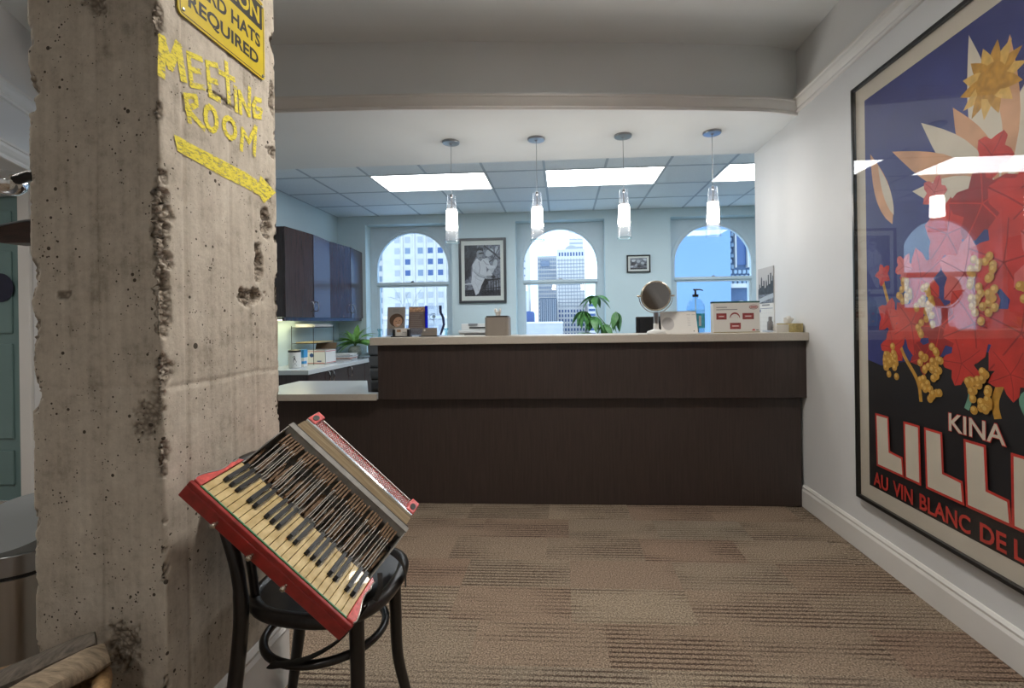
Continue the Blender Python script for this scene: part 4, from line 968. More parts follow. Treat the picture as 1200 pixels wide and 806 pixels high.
card_holder(-1.142, -1.032, 'black card holder with white cards in front of the leaflets', 0); card_holder(-.948, -.842, 'dark card holder with tan cards in front of the glass award', 1)
aw = thing('glass_award', 'clear acrylic award with blue edge and wavy dark side', 'award', (-.925, 3.34, ZT_)); ya = 3.335
MB().prism([(-.945, .006), (-.862, .006), (-.852, .04), (-.838, .08), (-.845, .13), (-.862, .165), (-.864, .212), (-.945, .212)], 0, .016, (0, ya, ZT_), (1, 0, 0), (0, 0, 1), (0, 1, 0)).build('plaque', 'acrylic', aw)
box('blue_edge', 'blue_acrylic', -.962, -.9455, ya - .002, ya + .018, ZT_ + .006, ZT_ + .213, aw)
MB().prism([(-.861, .006), (-.850, .04), (-.836, .08), (-.843, .13), (-.860, .165), (-.862, .213), (-.846, .213), (-.844, .165), (-.828, .13), (-.824, .08), (-.838, .04), (-.850, .006)], -.001, .017, (0, ya, ZT_), (1, 0, 0), (0, 0, 1), (0, 1, 0)).build('wavy_edge', mat('award_dark', (.03, .035, .09), .2), aw)
box('foot', 'acrylic', -.966, -.83, ya - .014, ya + .03, ZT_, ZT_ + .006, aw)
mat('etch', (.30, .45, .62), .6)
p = Flat((-.905, ya - .0005, ZT_), (1, 0, 0), (0, 0, 1), (0, -1, 0), .00005)
arc_ = [(.024 * cos(a), .135 + .022 * sin(a)) for a in [radians(40 + 250 * i / 20) for i in range(21)]]; p.stroke(arc_, .004, 'etch'); p.poly(ell(.006, .135, .013, .012, 14), 'etch'); p.stroke([(.006, .09), (.006, .125)], .003, 'etch')
for z, wd in ((.085, .03), (.075, .022)): p.poly(rect(-wd, wd, z, z + .0025), 'etch')
p.build('etched_mark', aw)
# tissue box cover
tb = thing('tissue_cover', 'taupe cube tissue box cover with a tissue peeking out', 'tissue box', (-.435, 3.25, ZT_))
MB().prism(rrect(-.515, -.355, 3.17, 3.33, .022), ZT_, ZT_ + .123).build('cover', 'taupe', tb, bevel=.004)
MB().prism(rrect(-.508, -.362, 3.177, 3.323, .02), ZT_ + .123, ZT_ + .133).build('lid', 'black_plastic', tb, bevel=.003)
def tissue(name, parent, c, h, w_, seed=1):
    r3 = random.Random(seed); mb = MB(); n = 18; vs = []; lv = 5
    for j in range(lv):
        t = j / (lv - 1); rad = w_ * (.35 + .35 * t) * (1 - .6 * max(0, t - .75))
        for i in range(n):
            a = 2 * pi * i / n; k = rad * (1 + .45 * sin(3 * a + seed + t * 2))
            vs.append((c[0] + k * cos(a), c[1] + k * sin(a) * .5, c[2] + h * t * (1 + .25 * sin(2 * a + seed)) + r3.uniform(-.002, .002)))
    fs = [(j * n + i, j * n + (i + 1) % n, (j + 1) * n + (i + 1) % n, (j + 1) * n + i) for j in range(lv - 1) for i in range(n)]
    return mb.add(vs, fs).build(name, 'tissue', parent, smooth=True, solid=.0008)
tissue('tissue', tb, (-.435, 3.25, ZT_ + .128), .045, .03, 2)
# monitor behind the counter on the inner desk
dk = thing('inner_desk', 'inner desk surface behind the raised counter', 'desk', (.2, 3.66, 0))
box('top', 'laminate_blue', -1.15, 1.50, 3.475, 4.02, .70, .738, dk, .003)
for x in (-1.12, 1.44): box('leg_panel', 'espresso', x, x + .03, 3.50, 3.98, .004, .70, dk)
mo = thing('monitor', 'black computer monitor rising behind the round mirror', 'monitor', (.80, 3.80, .7385))
MB().box(.57, 1.05, 3.78, 3.81, .90, 1.228).build('housing', 'black_plastic', mo, bevel=.006); MB().box(.59, .60, 3.775, 3.781, .92, 1.21).box(.60, 1.02, 3.812, 3.8135, .92, 1.21).build('screen', mat('screen_dark', (.02, .022, .028), .15), mo)
MB().tube([(.81, 3.80, .75), (.81, 3.80, .92)], .018, 12).build('neck', 'black_plastic', mo); MB().box(.70, .92, 3.72, 3.90, .7385, .752).build('foot', 'black_plastic', mo, bevel=.004)
# round vanity mirror
mc = Vector((.604, 3.155, 1.356)); mr = thing('vanity_mirror', 'round two-sided vanity mirror on a pale pedestal', 'mirror', (mc.x, mc.y, ZT_))
mat('champagne', (.50, .44, .36), .25, .8); mat('mirror_face', (.38, .38, .39), .06, 1.0)
Mt = Matrix.Rotation(radians(90 + 9), 4, 'X')
MB().lathe([(.088, -.006), (.094, -.012), (.099, -.004), (.099, .004), (.094, .012), (.088, .006)], mc, 40, M=Mt, cap=False).build('rim', 'champagne', mr, smooth=True)
MB().lathe([(.0, -.004), (.089, -.004), (.089, .004), (0, .004)], mc, 40, M=Mt, cap=False).build('mirror_disc', 'mirror_face', mr)
MB().tube([mc + Vector((.107 * cos(a), 0, .107 * sin(a) - .002)) for a in [pi + pi * i / 24 for i in range(25)]], .003, 8).build('yoke', 'chrome', mr, smooth=True)
for s_ in (-1, 1): MB().lathe([(.004, -.012), (.006, -.002), (.006, .006), (.003, .012)], mc + Vector((s_ * .108, 0, 0)), 10, ax='x').build('pivot_knob', 'champagne', mr)
MB().lathe([(.012, 1.252), (.017, 1.248), (.016, 1.178), (.014, 1.174)], (mc.x, mc.y, 0), 20).build('collar', 'nickel', mr, smooth=True)
MB().lathe([(.058, ZT_), (.062, ZT_ + .004), (.056, ZT_ + .018), (.030, ZT_ + .026), (.018, ZT_ + .032), (.017, 1.178)], (mc.x, mc.y, 0), 32).build('pedestal', 'white_plastic', mr, smooth=True)
# tent desk calendar
dc = thing('desk_calendar', 'white tent-shaped desk calendar leaning beside the vanity mirror', 'calendar', (.77, 3.22, ZT_))
for nm, ang, yy, mm_ in (('front_leaf', 22, 3.20, 'white_print'), ('rear_leaf', -22, 3.32, 'black_plastic')):
    M = Matrix.Translation((0, yy, ZT_)) @ Matrix.Rotation(radians(-ang), 4, 'X'); MB().box(.648, .882, -.0012, .0012, 0, .152, M).build(nm, mm_, dc)
M = Matrix.Translation((0, 3.20, ZT_)) @ Matrix.Rotation(radians(-22), 4, 'X')
p = Flat(M @ Vector((.648, -.0014, 0)), (.234, 0, 0), (M.to_3x3() @ Vector((0, 0, 1))) * .152, M.to_3x3() @ Vector((0, -1, 0)), .00004)
mat('pale_grey', (.48, .47, .47), .5)
p.poly(ell(.20, .45, .17, .30), 'pale_grey'); p.poly(rect(.88, .91, .08, .12), 'dark_print')
for k in range(6): p.poly(rect(.74, .82, .72 - k * .075, .735 - k * .075), 'pale_grey')
p.poly(rect(.74, .84, .85, .865), 'grey_print'); p.poly(rect(.88, .97, .85, .865), 'grey_print'); p.build('print', dc)
MB().tube([(.648, 3.2585, ZT_ + .143), (.882, 3.2585, ZT_ + .143)], .004, 8).build('spiral_binding', 'chrome', dc)
# sanitizer pump bottle
sc_ = Vector((.922, 3.40, ZT_)); sn = thing('sanitizer_bottle', 'clear pump bottle of hand sanitizer with a turquoise label', 'bottle', sc_)
MB().lathe([(.058, 0), (.062, .006), (.063, .16), (.060, .185), (.045, .215), (.022, .235), (.018, .24), (.018, .25)], sc_, 28, M=Matrix.Diagonal((1, .7, 1, 1))).build('bottle', 'clear_glass', sn, smooth=True)
glassmat('gel', (.88, .95, .97), 1.2, body=.12, bodycol=(.7, .85, .9)); mat('label_teal', (.04, .33, .45), .4, var=.3, scale=30)
MB().lathe([(.055, .004), (.0595, .008), (.0595, .158), (.0, .16)], sc_, 24, M=Matrix.Diagonal((1, .7, 1, 1)), cap=False).build('gel', 'gel', sn, smooth=True)
MB().tube([sc_ + Vector((0, 0, .02)), sc_ + Vector((0, 0, .24))], .003, 6).build('dip_tube', 'white_plastic', sn)
lb = MB(); vs = []
for z in (.03, .13):
    for i in range(13): a = radians(-150 + 120 * i / 12); vs.append(sc_ + Vector((.0645 * cos(a), .0645 * .7 * sin(a), z)))
lb.add(vs, [(i, i + 1, 14 + i, 13 + i) for i in range(12)]).build('label', 'label_teal', sn)
p = Flat(sc_ + Vector((0, -.0460, 0)), (1, 0, 0), (0, 0, 1), (0, -1, 0), .00005); p.poly(rect(.008, .024, .045, .115), 'pale_grey'); p.poly(rect(-.022, -.008, .105, .12), 'mail_red'); p.poly(ell(-.012, .06, .008, n=12), 'poster_light_gold'); p.build('label_print', sn)
MB().lathe([(.020, .246), (.021, .262), (.008, .264), (.006, .29), (.012, .291), (.012, .297), (0, .298)], sc_, 18).tube([sc_ + Vector((-.014, 0, .295)), sc_ + Vector((.03, 0, .297)), sc_ + Vector((.052, 0, .290))], [.006, .005, .004], 8).build('pump', 'black_plastic', sn, smooth=True)
# dental information card (box)
ib = thing('display_box', 'white display box printed with red dental pictures', 'box', (1.145, 3.29, ZT_)); x0, x1, yf, H = .997, 1.300, 3.262, .206
MB().box(x0, x1, yf, yf + .055, ZT_ + .001, ZT_ + H).build('body', 'white_print', ib, bevel=.0015); box('top_band', mat('band_green', (.05, .12, .10), .4), x0, x1, yf - .0006, yf + .055, ZT_ + H - .010, ZT_ + H + .0006, ib)
box('bottom_tray', 'kraft_gold', x0 + .002, x1 - .002, yf - .004, yf + .056, ZT_, ZT_ + .004, ib)
p = Flat((x0, yf - .0008, ZT_), (x1 - x0, 0, 0), (0, 0, H), (0, -1, 0), .00005); mat('dental_red', (.27, .045, .045), .45, var=.3, scale=60); mat('dental_pink', (.50, .17, .16), .45)
for a, b2, c, d in ((.07, .29, .42, .62), (.63, .87, .42, .62), (.36, .59, .11, .31)): p.poly(rect(a, b2, c, d), 'dental_red')
for a, b2 in ((.11, .25), (.67, .83), (.39, .56)):
    z = .52 if a != .39 else .21; p.poly(rect(a, b2, z - .035, z + .03), 'dental_pink'); p.poly(rect(a + .02, b2 - .02, z - .012, z + .012), 'white_print')
ar = [(.465 + .085 * cos(a), .47 + .15 * sin(a)) for a in [pi * i / 16 for i in range(17)]]; p.stroke(ar, .05, 'dental_red'); p.stroke([(q[0], q[1] - .04) for q in ar], .03, 'white_print')
for a, b2, z in ((.07, .30, .80), (.07, .52, .725)): p.poly(rect(a, b2, z, z + .022), 'grey_print')
el = [(.865 + .09 * cos(a), .81 + .065 * sin(a)) for a in [2 * pi * i / 24 for i in range(25)]]; p.stroke(el, .012, 'dental_red'); p.poly(rect(.80, .93, .785, .83), 'dental_pink')
p.poly([(.82, .06), (.85, .11), (.885, .10), (.90, .06)], 'mail_red'); p.poly(rect(.91, .97, .06, .09), 'grey_print'); p.build('print', ib)
# small bottle on acrylic stand, card stack, kraft tissue box
sbx = 1.365
o = thing('small_bottle', 'small grey bottle on a clear acrylic stand', 'bottle', (sbx, 3.26, ZT_)); box('stand', 'acrylic', sbx - .035, sbx + .035, 3.235, 3.30, ZT_, ZT_ + .012, o)
MB().lathe([(.017, .012), (.019, .016), (.018, .066), (.011, .075)], (sbx, 3.262, ZT_), 18).build('body', mat('bottle_grey', (.22, .22, .23), .35), o, smooth=True); MB().lathe([(.011, .075), (.011, .098), (.008, .102)], (sbx, 3.262, ZT_), 14).build('cap', 'grey_print', o, smooth=True)
for k in range(9):
    q = MB().box(-.045, .045, -.028, .028, 0, .0052, Matrix.Translation((1.418 + .002 * (k % 3), 3.22, ZT_ + k * .0054)) @ Matrix.Rotation(.03 * sin(k * 2.1), 4, 'Z')).build('white_card', 'paper'); tag(q, 'white card in the neat stack beside the kraft tissue box', 'card', 'white cards beside the tissue box')
kt = thing('tissue_carton', 'small gold patterned tissue carton at the counter end by the wall', 'tissue box', (1.482, 3.28, ZT_)); MB().box(1.452, 1.516, 3.14, 3.37, ZT_, ZT_ + .056).build('carton', 'kraft_gold', kt, bevel=.0015); tissue('tissue', kt, (1.478, 3.25, ZT_ + .052), .042, .042, 5)
# wall calendar
cl = thing('wall_calendar', 'hanging wall calendar with a grey skyline photograph', 'calendar', (XR, 3.70, 1.10)); cx_ = XR - .003
MB().box(cx_ - .004, XR - .001, 3.565, 3.835, 1.315, 1.580).build('picture_page', 'pale_grey', cl); MB().box(cx_ - .004, XR - .001, 3.565, 3.835, 1.098, 1.312).build('month_page', 'white_print', cl)
p = Flat((cx_ - .0043, 3.835, 1.315), (0, -.27, 0), (0, 0, .265), (-1, 0, 0), .00005)
p.poly(rect(0, 1, 0, .3), 'photo_mid'); p.poly([(0, .3), (.02, .42), (.08, .42), (.08, .55), (.14, .55), (.14, .45), (.2, .46), (.2, .72), (.25, .76), (.28, .70), (.28, .5), (.36, .5), (.36, .64), (.44, .64), (.44, .42), (.52, .44), (.52, .60), (.56, .66), (.6, .58), (.6, .48), (.66, .5), (.66, .78), (.72, .78), (.72, .52), (.8, .52), (.8, .82), (.88, .82), (.88, .6), (.94, .6), (.94, .74), (1, .72), (1, .25), (0, .25)], 'photo_dark')
p.poly([(0, .12), (.5, .2), (1, .26), (1, .14), (.4, .06), (0, 0)], 'photo_light'); p.build('skyline_print', cl)
p = Flat((cx_ - .0043, 3.835, 1.098), (0, -.27, 0), (0, 0, .214), (-1, 0, 0), .00005)
p.poly(rect(.25, .75, .92, .97), 'grey_print'); p.poly(rect(.05, .95, .82, .835), 'mail_blue')
for k in range(5): p.poly(rect(.05, .95, .66 - k * .15, .665 - k * .15), 'pale_grey')
for k in range(8): p.poly(rect(.05 + k * .128, .055 + k * .128, .06, .82), 'pale_grey')
p.poly(rect(.05, .17, .70, .80), 'mail_blue'); p.build('month_print', cl)

# ================================================================ bentwood chair
ch = thing('bentwood_chair', 'black bentwood chair standing against the concrete column', 'chair', (-.69, 1.37, 0))
ZSEAT = .459
def seat_outline(s=1.0, n=48):
    out = []
    for i in range(n):
        a = 2 * pi * i / n; ca, sa = cos(a), sin(a); k = (abs(ca) ** 2.6 + abs(sa) ** 2.6) ** (-1 / 2.6)
        x = .200 * k * ca; y = .198 * k * sa * (1 + .10 * ca)
        out.append((-.688 + x * s, 1.385 + y * s))
    return out
ro = [Vector((a, b2, ZSEAT - .016)) for a, b2 in seat_outline(.95)]
MB().prism(seat_outline(.93), ZSEAT - .022, ZSEAT - .004).build('seat_panel', 'chair_wood', ch, bevel=.004)
MB().tube(ro, .0185, 12, closed=True, flat=1.05).build('seat_rim', 'chair_wood', ch, smooth=True)
bow = [(-.905, 1.195, 0), (-.885, 1.20, .12), (-.862, 1.205, .28), (-.848, 1.210, .44), (-.858, 1.212, .56), (-.893, 1.215, .68), (-.922, 1.235, .765), (-.929, 1.29, .800), (-.930, 1.365, .808), (-.929, 1.44, .800), (-.922, 1.495, .765), (-.893, 1.515, .68), (-.858, 1.518, .56), (-.848, 1.52, .44), (-.862, 1.525, .28), (-.885, 1.53, .12), (-.905, 1.535, 0)]
bsp = spline(bow, 5); MB().tube(bsp, [.0165 if p_.z > .5 else .0185 - .003 * max(0, .2 - p_.z) / .2 for p_ in bsp], 12).build('back_bow', 'chair_wood', ch, smooth=True)
ib_ = [(-.850, 1.275, .44), (-.866, 1.275, .56), (-.898, 1.28, .67), (-.920, 1.32, .725), (-.923, 1.365, .735), (-.920, 1.41, .725), (-.898, 1.45, .67), (-.866, 1.455, .56), (-.850, 1.455, .44)]
MB().tube(spline(ib_, 5), .0115, 10).build('inner_bow', 'chair_wood', ch, smooth=True)
def leg(pts, m_): s_ = spline(pts, 6); return MB().tube(s_, [.0205 - .005 * i / len(s_) for i in range(len(s_))], 12).build('leg', m_, ch, smooth=True)
leg([(-.560, 1.255, .44), (-.556, 1.25, .30), (-.552, 1.242, .15), (-.535, 1.225, 0)], 'chair_wood')
leg([(-.545, 1.50, .44), (-.543, 1.505, .30), (-.541, 1.515, .14), (-.520, 1.535, 0)], 'chair_wood')
MB().tube([(-.70 + .165 * cos(a), 1.372 + .158 * sin(a), .315) for a in [2 * pi * i / 40 for i in range(40)]], .0115, 10, closed=True).build('ring_stretcher', 'chair_wood', ch, smooth=True)

# ================================================================ accordion
mat('acc_red', (.30, .020, .018), .28, var=.25, scale=40, coat=.4); mat('celluloid_red', (.62, .10, .09), .22, var=.3, scale=60, coat=.4); mat('acc_green', (.04, .20, .07), .3, var=.4, scale=200)
mat('acc_silver', (.55, .54, .50), .3, .7); mat('acc_grey', (.21, .20, .18), .55, var=.2, scale=40); mat('acc_dark', (.035, .030, .026), .6, var=.4, scale=30); mat('wire', (.50, .48, .45), .4, .0); mat('black_key', (.010, .010, .011), .32)
def pearl():
    mt, nt, b = newmat('pearl_key'); L = nt.links.new
    tc = nt.nodes.new('ShaderNodeNewGeometry'); n = nt.nodes.new('ShaderNodeTexVoronoi'); n.inputs['Scale'].default_value = 45
    nz = nt.nodes.new('ShaderNodeTexNoise'); nz.inputs['Scale'].default_value = 30; nz.inputs['Detail'].default_value = 4
    L(tc.outputs['Position'], nz.inputs['Vector']); L(nz.outputs['Color'], n.inputs['Vector'])
    r = nt.nodes.new('ShaderNodeValToRGB'); cr = r.color_ramp; cr.elements[0].color = (.42, .29, .10, 1); cr.elements[1].color = (.72, .57, .29, 1); cr.elements[0].position = .25; cr.elements[1].position = .7
    L(nz.outputs['Fac'], r.inputs[0]); L(r.outputs[0], b.inputs['Base Color']); b.inputs['Roughness'].default_value = .3; b.inputs['Coat Weight'].default_value = .6
    bp = nt.nodes.new('ShaderNodeBump'); bp.inputs['Strength'].default_value = .12; L(nz.outputs['Fac'], bp.inputs['Height']); L(bp.outputs[0], b.inputs['Normal'])
pearl()
ac = thing('accordion', 'old red piano accordion with pearl keys and its grille missing, lying on the bentwood chair', 'accordion')
U, V, Nn = Vector((.7164, .0684, -.6944)), Vector((.0077, .9943, .1059)), Vector((.6977, -.0812, .7118))
Ma = Matrix((U, V, Nn)).transposed().to_4x4(); Ma.translation = Vector((-.8453, 1.0762, .8287)); ac.matrix_world = Ma
def A(mb, name, m_, parent=None, **k): return mb.build(name, m_, parent or ac, local=True, **k)
LK = .458
# keyboard board with scalloped celluloid ends
def end_curve(sgn):
    base = 0 if sgn < 0 else LK
    return [(base, -.006), (base + sgn * .020, -.006), (base + sgn * .024, .004), (base + sgn * .020, .030), (base + sgn * .011, .060), (base + sgn * .009, .085), (base + sgn * .013, .108), (base + sgn * .010, .118), (base + sgn * .012, .135), (base, .145)]
brd = [(-.024, -.016), (LK + .024, -.016), (LK + .022, .03), (LK + .010, .145), (-.010, .145), (-.022, .03)]
A(MB().prism(brd, -.046, -.012), 'keyboard_base', 'acc_red', bevel=.003)
A(MB().box(-.024, LK + .024, -.016, -.0065, -.012, .002), 'front_rail', 'acc_red', bevel=.002)
for sgn in (-1, 1):
    cv = end_curve(sgn); ck = A(MB().prism(cv, -.012, .006), 'end_cheek', 'celluloid_red', bevel=.002)
    A(MB().tube([(a, b2, .006) for a, b2 in [(q.x, q.y) for q in spline([(a, b2, 0) for a, b2 in cv[1:-1]], 4)]], .0018, 6), 'beading', 'acc_silver', ck, smooth=True)
A(MB().box(-.001, LK + .001, -.0064, -.0034, -.012, .0035), 'green_inlay', 'acc_green'); A(MB().box(-.002, LK + .002, -.0034, -.0022, -.012, .003), 'silver_inlay', 'acc_silver')
A(MB().box(0, LK, -.002, .145, -.013, -.011), 'key_bed', 'black_plastic')
pk = LK / 24; wk = None
for i in range(24):
    if wk is None: wk = A(MB().box(-pk / 2 + .0006, pk / 2 - .0006, 0, .140, -.010, 0), 'white_key', 'pearl_key', bevel=.0012); o = wk
    else: o = dup(wk, ac)
    o.location = (pk * (i + .5), 0, random.uniform(-.0008, .0008))
bk = None; upos = [pk * (i + .5) for i in range(24)]
for i in range(23):
    if i % 7 in (3, 6): continue
    if bk is None: bk = A(MB().prism([(.052, 0), (.140, 0), (.140, .010), (.060, .010), (.053, .006)], -.0052, .0052, (0, 0, 0), (0, 1, 0), (0, 0, 1), (1, 0, 0)), 'black_key', 'black_key', bevel=.001); o = bk
    else: o = dup(bk, ac)
    o.location = (pk * (i + 1), 0, .0005); upos.append(pk * (i + 1))
for f in (.19, .43, .66):
    A(MB().lathe([(.004, 0), (.004, .008), (.0065, .010), (.0065, .016), (.003, .019)], (0, 0, 0), 14, M=Matrix.Rotation(pi / 2, 4, 'X')), 'stud', 'champagne', smooth=True).location = (LK * f, -.016, -.030)
# treble box, open: floor, sides, rear wall
bx = .004
A(MB().box(bx, LK - bx, .146, .288, -.062, -.016), 'treble_box', 'acc_grey'); A(MB().box(bx, LK - bx, .150, .286, -.092, -.062), 'treble_base', 'acc_dark', bevel=.002)
for u0 in (bx - .003, LK - bx): A(MB().prism([(.140, -.06), (.290, -.06), (.290, .080), (.272, .080), (.200, .046), (.150, .004), (.140, .002)], 0, .003, (u0, 0, 0), (0, 1, 0), (0, 0, 1), (1, 0, 0)), 'side_wall', 'acc_grey')
A(MB().box(bx, LK - bx, .284, .290, -.06, .078), 'rear_wall', 'acc_grey'); A(MB().box(bx - .004, LK - bx + .004, .268, .291, .078, .082), 'rear_rim', 'acc_grey', bevel=.001)
A(MB().prism([(.262, .060), (.268, .078), (.284, .078), (.284, .05)], bx, LK - bx, (0, 0, 0), (0, 1, 0), (0, 0, 1), (1, 0, 0)), 'pad_board', 'acc_grey')
A(MB().tube([(bx, .292, .081), (LK - bx, .292, .081)], .0022, 6), 'rim_bead', 'acc_dark')
# lever rods and wooden pallets, one for each key
rod = pal = pal2 = None
r5 = random.Random(9)
for k, u in enumerate(sorted(upos)):
    if rod is None:
        rod = A(MB().tube(spline([(0, .138, -.006), (0, .147, .004), (.001, .156, .008), (0, .20, .034), (0, .222, .052), (0, .232, .055)], 4), .0012, 6), 'lever_rod', 'wire', smooth=True); o = rod
        pal = A(MB().prism([(.222, .046), (.276, .060), (.279, .066), (.250, .067), (.224, .056)], -.0026, .0026, (0, 0, 0), (0, 1, 0), (0, 0, 1), (1, 0, 0)), 'pallet', 'pallet_wood', bevel=.0006); q = pal
        pal2 = A(MB().prism([(.172, -.012), (.225, .018), (.225, .028), (.190, .016), (.170, .002)], -.0034, .0034, (0, 0, 0), (0, 1, 0), (0, 0, 1), (1, 0, 0)), 'front_pallet', 'pallet_wood', bevel=.0006); q2 = pal2
    else: o, q, q2 = dup(rod, ac), dup(pal, ac), dup(pal2, ac)
    us = .014 + (u / LK) * (LK - .028)
    o.location = (us, 0, 0); o.rotation_euler = (0, 0, r5.uniform(-.018, .018)); q.location = (us + r5.uniform(-.001, .001), r5.uniform(-.003, .003), r5.uniform(-.003, .002)); q2.location = (us + .0045, r5.uniform(-.02, .01), r5.uniform(-.012, .004)); q2.rotation_euler = (0, 0, r5.uniform(-.1, .1))
# bellows
bl = MB(); nf = 7; v0, v1 = .291, .352
prof_ = []
for i in range(nf * 2 + 1): prof_.append((v0 + (v1 - v0) * i / (nf * 2), .066 + (.007 if i % 2 else 0)))
poly_ = prof_ + [(v1, -.055), (v0, -.055)]
bl.prism(poly_, .010, LK - .010, (0, 0, 0), (0, 1, 0), (0, 0, 1), (1, 0, 0)); A(bl, 'bellows', 'bellows_cloth')
A(MB().box(.012, LK - .012, .352, .362, -.058, .079), 'chrome_strip', 'chrome', bevel=.001)
A(MB().box(.014, LK - .014, .362, .420, -.058, .070), 'bass_box', 'acc_red', bevel=.003)
for s0, s1 in ((.010, .040), (LK - .040, LK - .010)):
    cap = A(MB().box(s0, s1, .358, .424, -.056, .082), 'bass_end', 'celluloid_red', bevel=.004)
    A(MB().prism(ell((s0 + s1) / 2, .385, .009, .016, 16), .082, .0835), 'ornament', 'acc_dark', cap)
# patterned metal lattice on the bass side
lat = MB()
for i in range(58):
    for j in range(4):
        lat.lathe([(.0026, 0), (.0014, .0022)], (.046 + i * (LK - .092) / 57, .370 + j * .011 + (.005 if i % 2 else 0), .070), 6)
A(lat, 'bead_lattice', 'acc_silver').__setitem__('kind', 'stuff')
A(MB().box(.042, LK - .042, .363, .367, .070, .075).box(.042, LK - .042, .413, .417, .070, .075), 'lattice_rail', 'acc_silver', bevel=.001)
# leather straps hanging from the lower end
def strap(pts, label=None, wd=.014):
    o = MB().tube(spline(pts, 6), wd, 8, flat=.18); return o.build('strap', 'leather_black', ac, smooth=True, local=True)
Mi = Ma.inverted()
loc = lambda x, y, z: tuple(Mi @ Vector((x, y, z)))
strap([loc(-.505, 1.33, .57), loc(-.488, 1.36, .535), loc(-.478, 1.385, .50), loc(-.472, 1.392, .462), loc(-.472, 1.394, .43)])
strap([loc(-.512, 1.22, .475), loc(-.575, 1.195, .40), loc(-.66, 1.188, .352), loc(-.735, 1.188, .334), loc(-.76, 1.195, .330)])
strap([loc(-.500, 1.27, .53), loc(-.492, 1.25, .50), loc(-.500, 1.235, .475)], wd=.009)

# ================================================================ left edge: bin, lamp, bracket, basket of logs
tbn = thing('steel_bin', 'brushed stainless steel bin with sloping grey lid behind the column', 'bin', (-1.72, 1.44, 0))
def dpoly(s=1.0): return [(-1.72 + s * .17 * (abs(cos(a)) ** .6) * (1 if cos(a) > 0 else -1), 1.42 + s * .15 * (abs(sin(a)) ** .8) * (1 if sin(a) > 0 else -1)) for a in [2 * pi * i / 40 for i in range(40)]]
MB().prism(dpoly(), .01, .475).build('body', 'steel', tbn, smooth=True); MB().prism(dpoly(.96), .475, .487).build('gap_ring', 'black_plastic', tbn, smooth=True); MB().prism(dpoly(1.02), .487, .545).build('rim', 'nickel', tbn, bevel=.006, smooth=True)
Ml = Matrix.Translation((0, 1.27, .546)) @ Matrix.Rotation(radians(12), 4, 'X')
lid = MB(); po = dpoly(.98)
vs = [(a, b2, .545) for a, b2 in po] + [(a, b2, .552 + (b2 - 1.27) * .30) for a, b2 in dpoly(.96)]
n = len(po); lid.add(vs, [(i, (i + 1) % n, n + (i + 1) % n, n + i) for i in range(n)] + [list(range(n)), [n + i for i in range(n)]]).build('lid', mat('lid_grey', (.16, .17, .175), .35), tbn, smooth=True)
lp = thing('chrome_lamp', 'chrome globe lamp head on a black arm beside the column', 'lamp', (-1.58, 1.31, 1.626))
MB().lathe([(.0, -.042), (.02, -.038), (.036, -.022), (.042, 0), (.036, .022), (.02, .038), (0, .042)], (-1.592, 1.30, 1.622), 28, M=Matrix.Diagonal((1, 1, .85, 1)), cap=False).build('globe', 'chrome', lp, smooth=True)
MB().tube([(-1.565, 1.29, 1.625), (-1.53, 1.30, 1.642), (-1.44, 1.33, 1.655), (-1.283, 1.36, 1.665)], [.014, .015, .013, .013], 12).build('arm', 'black_plastic', lp, smooth=True)
MB().lathe([(.03, -.012), (.03, 0)], (-1.283, 1.36, 1.665), 20, ax='x').build('wall_plate', 'black_plastic', lp)
wbk = thing('wooden_bracket', 'dark wooden bracket with pale metal edge projecting from the column', 'bracket', (-1.45, 1.32, 1.48))
MB().prism([(-1.70, 1.462), (-1.60, 1.448), (-1.50, 1.446), (-1.284, 1.45), (-1.284, 1.512), (-1.53, 1.508), (-1.60, 1.498), (-1.70, 1.472)], -.03, .03, (0, 1.32, 0), (1, 0, 0), (0, 0, 1), (0, 1, 0)).build('arm', 'bracket_wood', wbk, bevel=.006)
MB().prism([(-1.70, 1.472), (-1.60, 1.498), (-1.53, 1.508), (-1.284, 1.512), (-1.284, 1.517), (-1.53, 1.513), (-1.60, 1.503), (-1.70, 1.477)], -.032, .032, (0, 1.32, 0), (1, 0, 0), (0, 0, 1), (0, 1, 0)).build('metal_edge', 'nickel', wbk)
bk_ = thing('log_basket', 'round wicker basket holding weathered logs in front of the column', 'basket', (-1.08, .86, 0)); bcx, bcy = -1.10, .84
for k in range(18):
    z = .02 + k * .024; rad = .15 + .02 * sin(k / 17 * pi) + .012 * k / 17
    MB().tube([(bcx + (rad + .004 * (1 if (i + k) % 2 else -1)) * cos(2 * pi * i / 48), bcy + (rad + .004 * (1 if (i + k) % 2 else -1)) * sin(2 * pi * i / 48), z) for i in range(48)], .0125, 6, closed=True).build('weave', 'wicker', bk_, smooth=True)
MB().tube([(bcx + .17 * cos(2 * pi * i / 40), bcy + .17 * sin(2 * pi * i / 40), .455) for i in range(40)], .017, 10, closed=True).build('rim', 'wicker', bk_, smooth=True)
def log(a, b2, r, label, m_, seed):
    a, b2 = Vector(a), Vector(b2); r6 = random.Random(seed); n = 14; K = 12; d = (b2 - a).normalized(); s1 = d.cross(Vector((0, 0, 1))).normalized(); s2 = s1.cross(d); vs = []
    for j in range(K + 1):
        c = a.lerp(b2, j / K)
        for i in range(n):
            th = 2 * pi * i / n; k = r * (1 + .22 * noise.noise(Vector((cos(th) * 1.5, sin(th) * 1.5, j * .5 + seed)))) * (1 if 0 < j < K else .82)
            vs.append(c + (s1 * cos(th) + s2 * sin(th) * .62) * k)
    mb = MB().add(vs, [(j * n + i, j * n + (i + 1) % n, (j + 1) * n + (i + 1) % n, (j + 1) * n + i) for j in range(K) for i in range(n)] + [list(range(n)), [K * n + i for i in range(n)]])
    o = mb.build('log', m_, smooth=True); tag(o, label, 'log', 'logs in the wicker basket')
